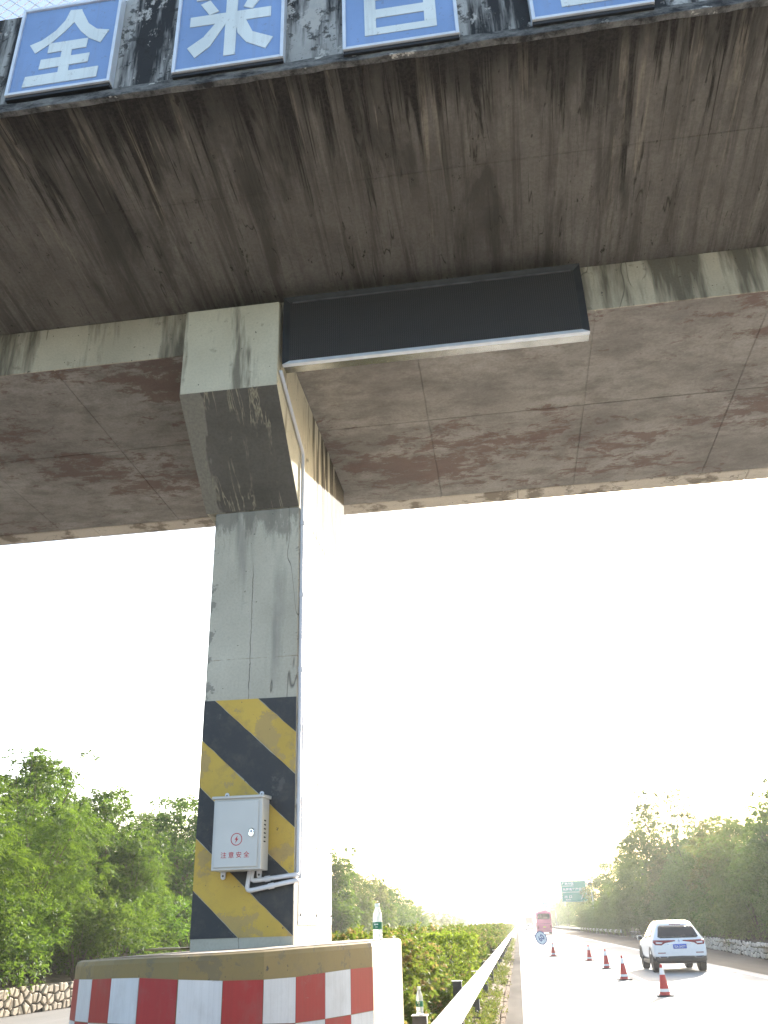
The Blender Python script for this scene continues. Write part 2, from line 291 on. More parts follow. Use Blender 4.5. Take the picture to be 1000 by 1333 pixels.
M['zinc'] = plain('galvanised rail', (.58, .59, .58), .45, .5, var=.12, scale=3); M['post'] = plain('rail post', (.09, .09, .095), .6, .3, var=.3)
M['rust'] = plain('rust', (.28, .09, .03), .9)
M['leaf_feather'] = m_leaf('feathery leaf', (.028, .080, .004), (.068, .165, .008), (.145, .28, .014), None, .9)
M['leaf_dark'] = m_leaf('dark leaf', (.016, .052, .005), (.040, .11, .010), (.095, .185, .016), None, .9)
M['leaf_broad'] = m_leaf('roadside leaf', (.06, .10, .026), (.115, .165, .048), (.20, .245, .085), None, .8)
M['leaf_dry'] = m_leaf('dry leaf', (.08, .095, .03), (.15, .145, .05), (.22, .20, .08), (.33, .27, .12), .9, .54)
M['leaf_hedge'] = m_leaf('hedge leaf', (.05, .09, .012), (.11, .15, .02), (.20, .22, .03), (.42, .22, .12), 1.6, .54)
M['leaf_lime'] = m_leaf('clipped lime leaf', (.13, .18, .015), (.24, .29, .025), (.34, .36, .04), None, 1.6)
M['weed'] = m_leaf('verge weed', (.05, .07, .015), (.10, .11, .025), (.17, .14, .05), (.24, .16, .08), 2, .55)
M['bark'] = plain('bark', (.10, .075, .05), .9, var=.3, scale=12, bump=.6)
M['cone_red'] = plain('cone red plastic', (.45, .03, .025), .5, var=.15); M['cone_white'] = plain('cone sleeve white', (.75, .75, .75), .45, var=.1); M['rubber'] = plain('black rubber', (.018, .018, .018), .8, var=.3)
M['car_white'] = plain('white car paint', (.74, .75, .77), .22, var=.03); M['car_glass'] = plain('dark car glass', (.012, .014, .016), .06, var=.1)
M['lamp_red'] = plain('tail lamp red', (.20, .008, .012), .2); M['lamp_clear'] = plain('lamp clear', (.7, .65, .65), .15); M['plate_blue'] = plain('plate blue', (.02, .09, .50), .4); M['black_plastic'] = plain('black plastic', (.02, .02, .021), .55)
M['rim'] = plain('alloy rim', (.45, .45, .46), .3, .8); M['bus_pink'] = plain('coach pink paint', (.68, .13, .24), .3, var=.06); M['bus_dark'] = plain('coach maroon panel', (.48, .07, .14), .35, var=.08); M['plate_yellow'] = plain('plate yellow', (.6, .4, .05), .4)
M['truck_red'] = plain('truck tarpaulin', (.40, .10, .06), .7); M['sign_green'] = plain('highway sign green', (.006, .27, .19), .45, var=.06, scale=1.5); M['sign_blue_dark'] = plain('sign ring blue', (.03, .05, .20), .5); M['pole_grey'] = plain('pole galvanised', (.4, .41, .42), .5, .4)
M['house'] = plain('house plaster', (.62, .63, .68), .8, var=.08, scale=.6); M['roof'] = plain('house roof', (.20, .20, .23), .7, var=.2)

# ================================================================== SETTING
YN, YF = -80, 1500
def sheet(name, x0, x1, y0, y1, z, mat, parent=None, th=.0):
    o = MB().add([(x0,y0,z),(x1,y0,z),(x1,y1,z),(x0,y1,z)], [(0,1,2,3)]).build(name, mat, parent)
    if parent is None: tag(o, kind='structure')
    return o
sheet('ground', -420, 420, YN, YF, -.06, M['ground'])
road = sheet('carriageway', -.06, 7.75, YN, YF, 0, M['road'])
sheet('inner_shoulder', -.42, -.06, YN, YF, .0, M['gutter'])
sheet('hard_shoulder', 7.75, 13.0, YN, YF, 0, M['shoulder'])
roadL = sheet('opposite_carriageway', -13.2, -3.2, YN, YF, 0, M['road_l'])
sheet('edge_line', 0.02, .19, YN, 900, .004, M['line'], road); sheet('edge_line', 7.3, 7.5, YN, 900, .004, M['line'], road)
for k in range(-3, 26): sheet('lane_dash', 3.66, 3.8, 15*k, 15*k+6, .004, M['line'], road)
sheet('edge_line', -3.75, -3.58, YN, 600, .004, M['line'], roadL)
rng = random.Random(4)
def strip(name, prof, y0, y1, step, mat, jit=.0, jx=0.):
    mb = MB(); n = len(prof); ys = []; y = y0
    while y < y1: ys.append(y); y += step*(1 if y < 60 else 4)
    ys.append(y1)
    vs = [(x+rng.uniform(-jx, jx), yy, z+(rng.uniform(-jit, jit) if 0 < i < n-1 else 0)) for yy in ys for i, (x, z) in enumerate(prof)]
    fs = [(j*n+i, j*n+i+1, (j+1)*n+i+1, (j+1)*n+i) for j in range(len(ys)-1) for i in range(n-1)]
    return tag(mb.add(vs, fs).build(name, mat, smooth=True), kind='structure')
strip('median_strip', [(-3.2, -.05), (-3.1, .16), (-2.6, .2), (-1.8, .22), (-1.0, .18), (-.75, .12), (-.55, .03), (-.42, -.03)], YN, 900, 1.0, M['soil'], .035)
kerb = MB()
for k in range(120):
    y = -20+k*1.0; kerb.box(-.50+rng.uniform(-.012, .012), -.41+rng.uniform(-.01, .01), y+.012, y+.988, -.05, .045+rng.uniform(-.012, .012))
tag(kerb.build('gutter_kerb', M['soil']), kind='structure')
strip('left_bank', [(-13.15, .0), (-13.2, .55), (-14.5, .75), (-17, 1.3), (-22, 1.9), (-40, 2.2), (-60, -.1)], YN, 900, 2.5, M['bank'], .12)
strip('right_bank', [(12.95, 0.), (13.0, .5), (14.5, .7), (17, 1.1), (24, 1.3), (50, 1.3), (70, -.1)], 34, 900, 2.5, M['bank'], .12)

# ------------------------------------------------------------------ stone walls
def clip(poly, a, n):
    out = []
    for i in range(len(poly)):
        p, q = poly[i], poly[(i+1) % len(poly)]
        dp = (p[0]-a[0])*n[0]+(p[1]-a[1])*n[1]; dq = (q[0]-a[0])*n[0]+(q[1]-a[1])*n[1]
        if dp <= 0: out.append(p)
        if dp*dq < 0:
            t = dp/(dp-dq); out.append((p[0]+t*(q[0]-p[0]), p[1]+t*(q[1]-p[1])))
    return out
def voronoi(L, H, cell, gap, rn):
    nx, nz = max(1, int(L/cell)), max(1, round(H/cell)); S = {}
    for i in range(-1, nx+1):
        for j in range(-1, nz+1): S[i, j] = ((i+.5+rn.uniform(-.46, .46)+(.5 if j % 2 else 0))*L/nx, (j+.5+rn.uniform(-.4, .4))*H/nz)
    polys = []
    for i in range(nx):
        for j in range(nz):
            c = S[i, j]; P = [(0, 0), (L, 0), (L, H), (0, H)]
            for di in (-2, -1, 0, 1, 2):
                for dj in (-2, -1, 0, 1, 2):
                    o = S.get((i+di, j+dj))
                    if (di or dj) and o:
                        d = (o[0]-c[0], o[1]-c[1]); l = math.hypot(*d)+1e-9; P = clip(P, ((c[0]+o[0])/2-d[0]/l*gap, (c[1]+o[1])/2-d[1]/l*gap), d)
            if len(P) > 2: polys.append(P)
    return polys
def stone_geo(mb, P, o, ax, nrm, rn):
    cx = sum(p[0] for p in P)/len(P); cz = sum(p[1] for p in P)/len(P); n = len(P); vs = []; d = rn.uniform(.03, .07)
    for t, sc in ((-.02, 1), (d*.6, .97), (d, .72)):
        for p in P:
            u, z = cx+(p[0]-cx)*sc, cz+(p[1]-cz)*sc
            vs.append((o[0]+ax[0]*u+nrm[0]*t, o[1]+ax[1]*u+nrm[1]*t, o[2]+z))
    fs = [(r*n+i, r*n+(i+1) % n, (r+1)*n+(i+1) % n, (r+1)*n+i) for r in (0, 1) for i in range(n)]+[tuple(range(2*n, 3*n))]
    mb.add(vs, fs)
def stone_wall(root, a, b, H, cell, gap, mat, nsign, single, th=.35, seed=1, stretch=1.):
    rn = random.Random(seed); L = math.hypot(b[0]-a[0], b[1]-a[1]); ax = ((b[0]-a[0])/L, (b[1]-a[1])/L); nr = (-ax[1]*nsign, ax[0]*nsign)
    mb = MB(); q = [(a[0], a[1]), (b[0], b[1]), (b[0]-nr[0]*th, b[1]-nr[1]*th), (a[0]-nr[0]*th, a[1]-nr[1]*th)]
    mb.prism(q, -.05, H-.02, 'z').build('mortar_core', M['mortar'], root)
    allm = MB()
    for P in [[(u*stretch, z) for u, z in Q] for Q in voronoi(L/stretch, H, cell, gap, rn)]:
        m = MB() if single else allm
        stone_geo(m, P, (a[0], a[1], 0), ax, nr, rn)
        if single: m.build('stone', mat, root)
    if not single: tag(allm.build('stones', mat, root), kind='stuff')
lw = tag(empty('stone_retaining_wall', (-12.9, 25, 0)), 'yellowish rubble stone wall under the trees at lower left', 'wall')
lw.location = (0, 0, 0)
stone_wall(lw, (-13.3, 20), (-11.95, 29), .64, .21, .017, M['stone'], -1, True, seed=3)
stone_wall(lw, (-11.95, 29), (-12.6, 120), .62, .32, .02, M['stone'], -1, False, seed=4)
rw = tag(empty('stone_parapet_wall'), 'low pale rubble stone wall beside the hard shoulder, behind the white car', 'wall')
stone_wall(rw, (9.9, 34), (11.9, 66), .66, .25, .024, M['stone_r'], 1, False, seed=5, stretch=2.6)
stone_wall(rw, (11.9, 66), (12.6, 112), .62, .3, .03, M['stone_r'], 1, False, seed=6, stretch=3.)
strip('verge_fill', [(9.95, .5), (11.2, .56), (13.2, .58)], 34, 44, 2.0, M['bank'], .05)
strip('verge_fill', [(10.9, .5), (11.6, .56), (13.2, .6)], 44, 56, 2.0, M['bank'], .05)
strip('verge_fill', [(12.0, .5), (12.3, .55), (13.2, .6)], 56, 112, 2.0, M['bank'], .04)

# ================================================================== BRIDGE
X0, X1 = -26., 30.
br = tag(empty('overpass_bridge'), 'weathered concrete overpass with stained underside crossing above the road', 'bridge')
MB().box(X0, X1, 5.47, 8.60, 5.9095, 6.62).build('girder_core', M['soffit'], br)
MB().box(X0, X1, 5.45, 5.47, 5.905, 6.325).build('web', M['web'], br); 
MB().box(X0, X1, 8.60, 8.62, 5.905, 6.325).build('web', M['web'], br)
# soffit panels with recessed joints
xs = [-26, -23.0, -20.2, -17.4, -14.6, -11.8, -9.0, -6.2, -4.78, -3.375, -1.97, -.415, .99, 2.31, 3.7, 5.1, 7.9, 10.7, 13.5, 16.3, 19.1, 21.9, 24.7, 30]
pr = random.Random(11)
for i in range(len(xs)-1):
    for (ya, yb) in ((5.455, 6.80), (6.80, 8.385)):
        g = pr.uniform(.002, .0045); dz = pr.uniform(-.0025, .0025)
        MB().box(xs[i]+g, xs[i+1]-g, ya+g, yb-g, 5.902+dz, 5.93).build('soffit_panel', M['soffit'], br, bevel=.0025, segs=1)
x = X0; k = 0
while x < X1:
    l = 2.4; MB().box(x+.003, min(x+l, X1)-.003, 8.39, 8.63, 5.895+pr.uniform(-.003, .003), 5.94).build('soffit_edge_strip', M['lip'], br, bevel=.008, segs=1); x += l
# cantilever slabs (near one two strips with a joint at y 4.4)
zu = lambda y: 6.335+.12*(5.45-y)
def cant(ya, yb, xa, xb, mir=False, th=.25):
    P = [(ya, zu(ya)), (yb, zu(yb)), (yb, zu(yb)+th), (ya, zu(ya)+th)]
    if mir: P = [(13.44-y, z) for y, z in P]
    return MB().prism(P, xa, xb, 'x').build('cantilever_underside', M['under'], br, bevel=.005, segs=1)
for xa, xb in ((X0, -9.1), (-9.1, 5.0), (5.0, 13.), (13., X1)):
    cant(3.606, 4.4135, xa+.004, xb-.004); cant(4.4185, 5.52, xa+.004, xb-.004)
cant(3.606, 5.52, X0, X1, True)
MB().prism([(4.40, zu(4.40)+.0055), (4.43, zu(4.43)+.0055), (4.43, zu(4.43)+.05), (4.40, zu(4.40)+.05)], X0, X1, 'x').build('joint_filler', M['under'], br)
MB().prism([(3.62, 6.70), (9.82, 6.70), (9.82, 6.95), (3.62, 6.95)], X0, X1, 'x').build('deck_slab', M['fascia'], br)
MB().box(X0, X1, 3.60, 3.80, 6.64, 7.58).build('parapet', M['fascia'], br, bevel=.012)
MB().box(X0, X1, 9.64, 9.84, 6.565, 7.58).build('parapet', M['fascia'], br, bevel=.012)
# drip ledge with a ragged lower edge
mb = MB(); n = 380; pv = []; rr = random.Random(7)
for i in range(n+1):
    xx = X0+(X1-X0)*i/n; j = rr.uniform(-.012, .012); zt = 6.635+rr.uniform(-.01, .008)
    pv.append([(xx, 3.565+rr.uniform(-.004, .004), 6.558+j*.5), (xx, 3.567, zt), (xx, 3.61, zt+.012), (xx, 3.64, 6.56)])
vs = [q for s in pv for q in s]; fs = [(i*4+a, (i+1)*4+a, (i+1)*4+(a+1) % 4, i*4+(a+1) % 4) for i in range(n) for a in range(4)]
mb.add(vs, fs).build('drip_ledge', M['ledge'], br)
# mesh fence on the parapet
fm = MB()
for i in range(-4, 10):
    px = -6+i*2.0; fm.tube([(px, 3.7, 7.55), (px, 3.7, 9.0)], .025, 6)
fm.tube([(-14, 3.7, 9.0), (12, 3.7, 9.0)], .02, 6); 
fm.build('fence_post', M['alu'], br)
fm = MB(); s = .11
for i in range(-130, 130):
    for sg in (1, -1):
        xa = i*s; fm.tube([(xa, 3.7+.003*sg, 7.58), (xa+sg*1.4, 3.7+.003*sg, 8.98)], .0035, 3, False)
tag(fm.build('wire_mesh', M['alu'], br), kind='stuff')

# pier
pier = tag(empty('bridge_pier', (0, 0, 0)), 'tall pale concrete pier with flared cap and yellow and black stripes', 'pier')
def rough_prism(poly, xa, xb, seed, jit=.004):
    return MB().prism(poly, xa, xb, 'x')
capP = [(5.235, 6.16), (5.235, 5.382), (6.0, 4.735), (7.27, 4.735), (8.03, 5.382), (8.03, 5.895), (5.442, 5.895), (5.442, 6.16)]
cap = MB().prism(capP, -2.19, -1.432, 'x').build('pier_cap', M['cap'], pier, bevel=.012)
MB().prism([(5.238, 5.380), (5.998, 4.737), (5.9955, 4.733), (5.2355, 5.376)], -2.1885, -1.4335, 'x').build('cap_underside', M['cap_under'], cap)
MB().box(-2.114, -1.428, 6.0, 7.27, .1, 4.733).build('pier_column', M['col'], pier, bevel=.012)
# stripes: clip the face rectangle by u = z + .9(x+2.114)
def stripe(u0, u1):
    Pp = [(-2.112, 1.675), (-1.430, 1.675), (-1.430, 3.215), (-2.112, 3.222)]
    kx = .9; Pp = clip(Pp, (-2.114, u1), (kx, 1)); Pp = clip(Pp, (-2.114, u0), (-kx, -1)); return Pp
edges = [1.0, 1.312, 1.655, 1.965, 2.29, 2.63, 2.945, 3.295, 3.58, 4.5]
for i in range(len(edges)-1):
    P = stripe(edges[i]+.002, edges[i+1]-.002)
    if len(P) > 2:
        P2 = []
        for a in range(len(P)):                       # hand-painted edge: slight wobble
            p, q = P[a], P[(a+1) % len(P)]; P2.append(p); l = math.hypot(q[0]-p[0], q[1]-p[1]); n = int(l/.06)
            diag = abs(q[0]-p[0]) > .03 and abs(q[1]-p[1]) > .03
            for b in range(1, n):
                j = rr.uniform(-.0035, .0035) if diag else 0
                P2.append((p[0]+(q[0]-p[0])*b/n, p[1]+(q[1]-p[1])*b/n+j))
        MB().prism(P2, 5.997, 6.002, 'y').build('yellow_stripe' if i % 2 else 'black_stripe', M['yellow' if i % 2 else 'black'], pier)
plate = MB().box(-1.43, -1.422, 6.12, 7.24, 1.74, 3.2).build('side_plate', M['white_sheet'], pier)
for yy in (6.16, 6.68, 7.2):
    for zz in (1.8, 2.25, 2.7, 3.15): MB().lathe([(.012, 0), (.012, .004), (.006, .008)], 8).build('screw', M['post'], plate).matrix_local = Matrix.Translation((-1.422, yy, zz)) @ Matrix.Rotation(R(90), 4, 'Y')

# protection block round the pier foot
bp = [(-2.53,5.286,1.586,1.493,1.294),(-2.407,5.094,1.591,1.500,1.300),(-2.254,4.925,1.597,1.505,1.306),(-2.083,4.775,1.603,1.513,1.312),(-1.887,4.657,1.609,1.517,1.314),(-1.667,4.6,1.611,1.507,1.316),
      (-1.485,4.737,1.613,1.491,1.300),(-1.318,4.893,1.617,1.484,1.286),(-1.194,5.084,1.623,1.484,1.271),(-1.076,5.279,1.627,1.493,1.271),(-.970,5.481,1.630,1.500,1.273),(-.873,5.687,1.634,1.500,1.276)]
blk = tag(empty('pier_protection_block'), 'rounded concrete block with red and white squares under a mustard band', 'barrier')
front = [(p[0], p[1]) for p in bp]
outer = front+[(-.862, 6.27)]
back = [(p[0], 12.717-p[1]) for p in bp]
shape = front+[(-.862, 6.27), (-.875, 6.285), (-.866, 6.30), (-.860, 7.02)]+list(reversed(back))[1:]+[(-2.56, 6.3)]
topz = {i: p[2] for i, p in enumerate(bp)}
mb = MB(); n = len(shape); cz = []
for i, (x, y) in enumerate(shape):
    cz.append(topz[i] if i < len(bp) else 1.634-(x+.86)/(-1.67)*.048)
ins = .035; cxm, cym = -1.7, 6.3
vs = [(x, y, .05) for x, y in shape]+[(x, y, z-.03) for (x, y), z in zip(shape, cz)]+[(x+(cxm-x)*.006, y+(cym-y)*.006, z-.008) for (x, y), z in zip(shape, cz)]+[(x+(cxm-x)*.025, y+(cym-y)*.025, z) for (x, y), z in zip(shape, cz)]+[(cxm, cym, 1.612)]
fs = [(r*n+i, r*n+(i+1) % n, (r+1)*n+(i+1) % n, (r+1)*n+i) for r in range(3) for i in range(n)]+[(3*n+i, 3*n+(i+1) % n, 4*n) for i in range(n)]
mb.add(vs, fs).build('concrete_block', M['band'], blk)
mt = MB(); mt.add([(x+(cxm-x)*.035, y+(cym-y)*.035, z+.003) for (x, y), z in zip(shape, cz)]+[(cxm, cym, 1.616)], [(i, (i+1) % n, n) for i in range(n)]).build('block_top', M['lip'], blk)
for r in range(6):
    for i in range(-1, 11):
        red = (i % 2 == 0) if r % 2 == 0 else (i % 2 == 1)
        if i == -1: a = (-2.60, 5.45)+bp[0][2:]; b = bp[0]; red = (r % 2 == 1)
        else: a, b = bp[i], bp[i+1]
        h = .222
        def zz(p, k): return (p[3] if k == 0 else p[4]-(k-1)*h)
        d = Vector((b[0]-a[0], b[1]-a[1])); nrm = Vector((d.y, -d.x)).normalized(); e = d.normalized()*.0018
        for_off = (.0005, .0035)
        z = [zz(a, r)-.0015, zz(b, r)-.0015, zz(b, r+1)+.0015, zz(a, r+1)+.0015]
        if min(z) < .06: continue
        q = [(a[0]+e.x, a[1]+e.y, z[0]), (b[0]-e.x, b[1]-e.y, z[1]), (b[0]-e.x, b[1]-e.y, z[2]), (a[0]+e.x, a[1]+e.y, z[3])]
        vs = [(x+nrm.x*t, y+nrm.y*t, zq) for t in for_off for x, y, zq in q]
        MB().add(vs, [(0,3,2,1),(4,5,6,7),(0,1,5,4),(1,2,6,5),(2,3,7,6),(3,0,4,7)]).build('reflective_square', M['red_sheet' if red else 'white_sheet'], blk)
# loose slab lying on the block top
tag(MB().prism([(-2.42, 6.02), (-2.16, 5.98), (-2.14, 6.3), (-2.40, 6.34)], 1.615, 1.628, 'z').build('loose_board', M['band'], bevel=.003), 'thin flat board lying on the block top left of the pier', 'board')

# ------------------------------------------------------------------ led display
led = tag(empty('led_display'), 'long black unlit electronic message board with silver lower edge fixed under the overpass', 'display')
lx0, lx1, ly, lz0, lz1 = -1.402, .892, 5.25, 5.565, 6.2
MB().box(lx0+.01, lx1-.01, ly+.03, ly+.195, lz0+.07, lz1-.01).build('cabinet', M['dark_metal'], led, bevel=.004)
MB().box(lx0+.004, lx1-.004, ly+.012, ly+.125, lz0+.004, lz0+.012).build('bottom_plate', M['steel'], led)
MB().box(lx0+.05, lx1-.05, ly+.022, ly+.034, lz0+.04, lz1-.04).build('matrix_face', M['led'], led)
def bar(x0, x1, z0, z1, xi0, xi1, zi0, zi1, mat):   # mitred bar sloping back to the face
    MB().add([(x0, ly, z0), (x1, ly, z1), (xi1, ly+.022, zi1), (xi0, ly+.022, zi0), (x0, ly+.04, z0), (x1, ly+.04, z1), (xi1, ly+.045, zi1), (xi0, ly+.045, zi0)],
             [(0,1,2,3),(4,7,6,5),(0,4,5,1),(1,5,6,2),(2,6,7,3),(3,7,4,0)]).build('frame_bar', mat, led)
t = .05; g = .001
bar(lx0+g, lx1-g, lz0, lz0, lx0+t+g, lx1-t-g, lz0+.042, lz0+.042, M['silver'])
bar(lx0+g, lx1-g, lz1, lz1, lx0+t+g, lx1-t-g, lz1-.042, lz1-.042, M['dark_metal'])
bar(lx0, lx0, lz0+g, lz1-g, lx0+t, lx0+t, lz0+.042+g, lz1-.042-g, M['dark_metal'])
bar(lx1, lx1, lz0+g, lz1-g, lx1-t, lx1-t, lz0+.042+g, lz1-.042-g, M['dark_metal'])
MB().box(lx0+.07, lx1-.07, ly+.014, ly+.02, lz1-.052, lz1-.04).build('top_trim', M['post'], led)
for xx in (-1.0, -.2, .55): MB().box(xx, xx+.06, ly+.19, 5.452, 5.98, 6.14).build('mounting_bracket', M['dark_metal'], led)

# ------------------------------------------------------------------ slogan signs
def slogan(x0, x1, z0, z1, label, glyphs):
    s = tag(empty('slogan_sign', ((x0+x1)/2, 3.6, z0)), label, 'sign', 'blue slogan signs on the bridge parapet'); L = ((x0+x1)/2, 3.6, z0)
    def bld(mb, nm, mt, **k):
        o = mb.build(nm, mt, s, **k); o.matrix_parent_inverse = Matrix.Translation((-L[0], -L[1], -L[2])); return o
    bld(MB().box(x0+.012, x1-.012, 3.547, 3.598, z0+.012, z1-.012), 'panel', M['sign_blue'])
    f = .022
    for (a, b, c, d) in ((x0, x0+f, z0, z1), (x1-f, x1, z0, z1), (x0+f+.001, x1-f-.001, z0, z0+f), (x0+f+.001, x1-f-.001, z1-f, z1)):
        bld(MB().box(a, b, 3.533, 3.599, c, d), 'frame_bar', M['silver'], bevel=.003)
    bld(MB().box(x0+.004, x1-.004, 3.548, 3.5985, z0-.028, z0-.001), 'frame_underside', M['dark_metal'])  # dark box added to give the silver frame a black underside
    mb = MB()
    for i, gp in enumerate(glyphs): mb.prism(gp, 3.5425-.0004*i, 3.5465, 'y')
    bld(mb, 'character', M['sign_white'])
q = [[(-2.508,7.469),(-2.425,7.46),(-2.416,7.425),(-2.465,7.335),(-2.518,7.254),(-2.602,7.153),(-2.707,7.064),(-2.758,7.156),(-2.677,7.19),(-2.59,7.27),(-2.533,7.365)],
     [(-2.47,7.453),(-2.425,7.454),(-2.356,7.296),(-2.288,7.223),(-2.2,7.196),(-2.249,7.079),(-2.336,7.142),(-2.406,7.229),(-2.465,7.335)],
     [(-2.616,7.144),(-2.341,7.143),(-2.345,7.053),(-2.616,7.048)],[(-2.515,7.09),(-2.445,7.09),(-2.445,6.83),(-2.517,6.83)],[(-2.654,6.988),(-2.312,6.988),(-2.316,6.901),(-2.657,6.895)],[(-2.741,6.837),(-2.234,6.841),(-2.237,6.74),(-2.75,6.737)]]
slogan(-2.858, -2.137, 6.672, 7.535, 'blue sign with the white character 全, leftmost on the parapet', q)
q = [[(-1.63,7.183),(-1.083,7.178),(-1.082,7.08),(-1.63,7.086)],[(-1.39,7.46),(-1.312,7.46),(-1.31,6.755),(-1.386,6.755)],[(-1.456,7.085),(-1.379,7.085),(-1.482,6.865),(-1.578,6.775),(-1.634,6.877),(-1.53,6.965)],
     [(-1.322,7.085),(-1.25,7.085),(-1.2,6.95),(-1.063,6.868),(-1.11,6.768),(-1.24,6.858),(-1.30,6.96)],[(-1.503,7.33),(-1.437,7.205),(-1.501,7.18),(-1.567,7.301)],[(-1.22,7.34),(-1.145,7.30),(-1.21,7.182),(-1.27,7.215)],[(-1.60,7.42),(-1.10,7.42),(-1.10,7.345),(-1.60,7.345)]]
slogan(-1.722, -.990, 6.655, 7.52, 'blue sign with the white character 来, second from left on the parapet', q)
q = [[(-.468,6.738),(-.015,6.738),(-.015,6.80),(-.468,6.80)],[(-.468,6.80),(-.395,6.80),(-.395,7.34),(-.468,7.34)],[(-.09,6.80),(-.015,6.80),(-.015,7.34),(-.09,7.34)],[(-.395,6.895),(-.09,6.895),(-.09,6.975),(-.395,6.975)],[(-.395,7.07),(-.09,7.07),(-.09,7.15),(-.395,7.15)],[(-.395,7.26),(-.09,7.26),(-.09,7.34),(-.395,7.34)],[(-.26,7.34),(-.19,7.36),(-.24,7.46),(-.31,7.44)]]
slogan(-.61, .118, 6.63, 7.50, 'blue sign third from left on the parapet, only box strokes of its character showing', q)
q = [[(.75,6.735),(1.10,6.735),(1.10,6.80),(.75,6.80)],[(.75,6.80),(.82,6.80),(.82,6.96),(.75,6.96)],[(1.03,6.80),(1.10,6.80),(1.10,6.96),(1.03,6.96)],[(.82,6.90),(1.03,6.90),(1.03,6.96),(.82,6.96)],[(.66,7.02),(1.19,7.02),(1.19,7.09),(.66,7.09)]]
slogan(.560, 1.288, 6.645, 7.51, 'blue sign cut off at the top edge, rightmost on the parapet', q)

# ------------------------------------------------------------------ electrical cabinet
cb = tag(empty('electrical_cabinet'), 'grey electrical cabinet with red lightning mark on the striped pier', 'cabinet')
bx0, bx1, bz0, bz1 = -1.932, -1.603, 2.068, 2.528
MB().box(bx0, bx1, 5.805, 5.985, bz0, bz1-.014).build('cabinet_body', M['box'], cb, bevel=.004)
MB().add([(bx0-.012, 5.785, bz1-.02), (bx1+.012, 5.785, bz1-.02), (bx1+.012, 5.99, bz1-.012), (bx0-.012, 5.99, bz1-.012), (bx0-.012, 5.785, bz1-.004), (bx1+.012, 5.785, bz1-.004), (bx1+.012, 5.99, bz1+.01), (bx0-.012, 5.99, bz1+.01)],
         [(0,3,2,1),(4,5,6,7),(0,1,5,4),(1,2,6,5),(2,3,7,6),(3,0,4,7)]).build('rain_hood', M['box'], cb, bevel=.003)
door = MB().box(bx0+.016, bx1-.022, 5.793, 5.8045, bz0+.016, bz1-.036).build('cabinet_door', M['box'], cb, bevel=.004)
lk = MB(); lk.lathe([(.02, 0), (.02, .006), (.014, .011)], 16); lo = lk.build('lock', M['chrome'], door, smooth=False); lo.matrix_local = Matrix.Translation((-1.667, 5.7935, 2.298)) @ Matrix.Rotation(R(90), 4, 'X')
ln = MB(); ln.prism([(-1.687, 2.293), (-1.647, 2.293), (-1.650, 2.272), (-1.667, 2.262), (-1.684, 2.272)], 5.781, 5.7925, 'y').build('lock_flap', M['chrome'], door, bevel=.002)
MB().prism([(-1.671, 2.289), (-1.663, 2.289), (-1.663, 2.305), (-1.671, 2.305)], 5.7795, 5.7832, 'y').build('keyhole', M['sign_blue_dark'], door)
ring = MB(); cx, cz = -1.766, 2.252
for k in range(40):
    a, b = 2*math.pi*k/40, 2*math.pi*(k+1)/40; ro, ri = .0385, .0335
    ring.add([(cx+ro*math.cos(a), 5.7922, cz+ro*math.sin(a)), (cx+ro*math.cos(b), 5.7922, cz+ro*math.sin(b)), (cx+ri*math.cos(b), 5.7922, cz+ri*math.sin(b)), (cx+ri*math.cos(a), 5.7922, cz+ri*math.sin(a))], [(0, 1, 2, 3)])
bolt = [(.008, .024), (-.013, -.003), (-.002, -.002), (-.009, -.026), (.013, .004), (.002, .003)]
ring.add([(cx+x, 5.7922, cz+z) for x, z in bolt], [(0, 1, 2, 5), (2, 3, 4, 5)])
ring.build('warning_mark', M['mark_red'], door)
text_facing('warning_lettering', '注 意 安 全', M['mark_red'], door, -1.772, 5.7922, 2.158, width=.19, bold=.008)
for k in range(6): MB().box(bx1-.004, bx1+.0025, 5.86, 5.90, 2.235+k*.026, 2.243+k*.026).build('vent_slot', M['hole'], cb)
for xx in (-1.905, -1.66):
    for zz, s in ((bz0, -1), (bz1, 1)):
        m = MB(); zt = zz+s*.045
        m.prism([(xx-.017, zz-s*.004), (xx+.017, zz-s*.004), (xx+.014, zt-s*.008), (xx+.006, zt), (xx-.006, zt), (xx-.014, zt-s*.008)], 5.986 if s > 0 else 5.978, 5.994, 'y')
        lg = m.build('mounting_lug', M['pvc'], cb)
        o = MB().lathe([(.007, 0), (.007, .004)], 8).build('bolt', M['post'], lg); o.matrix_local = Matrix.Translation((xx, 5.986 if s > 0 else 5.978, zz+s*.024)) @ Matrix.Rotation(R(90), 4, 'X')

# conduits
def bend(pts, r=.02, n=4):
    out = [Vector(pts[0])]
    for a, b, c in zip(pts, pts[1:], pts[2:]):
        a, b, c = Vector(a), Vector(b), Vector(c); p = b+(a-b).normalized()*r; q = b+(c-b).normalized()*r
        for k in range(n+1):
            t = k/n; out.append((1-t)**2*p+2*t*(1-t)*b+t*t*q)
    return out+[Vector(pts[-1])]
def conduit(label, pts, r, clips):
    c = tag(empty('conduit_pipe'), label, 'pipe'); MB().tube(bend(pts, .035), r, 10).build('pipe', M['pvc'], c, smooth=True)
    for p, d in clips:
        p = Vector(p); d = Vector(d); MB().tube([p-d*.018, p+d*.018], r*1.28, 10).build('coupling', M['pvc'], c, smooth=False)
conduit('white conduit pipe running from the display down the pier edge to the cabinet', [(-1.414, 5.262, 5.515), (-1.414, 6.035, 5.235), (-1.412, 6.035, 2.035), (-1.412, 5.972, 2.035), (-1.712, 5.972, 2.006), (-1.70, 5.972, 2.075)], .0145,
        [((-1.413, 6.035, z), (0, 0, 1)) for z in (4.6, 4.0, 3.42, 3.0, 2.5)]+[((-1.60, 5.972, 2.017), (-1, 0, -.1))])
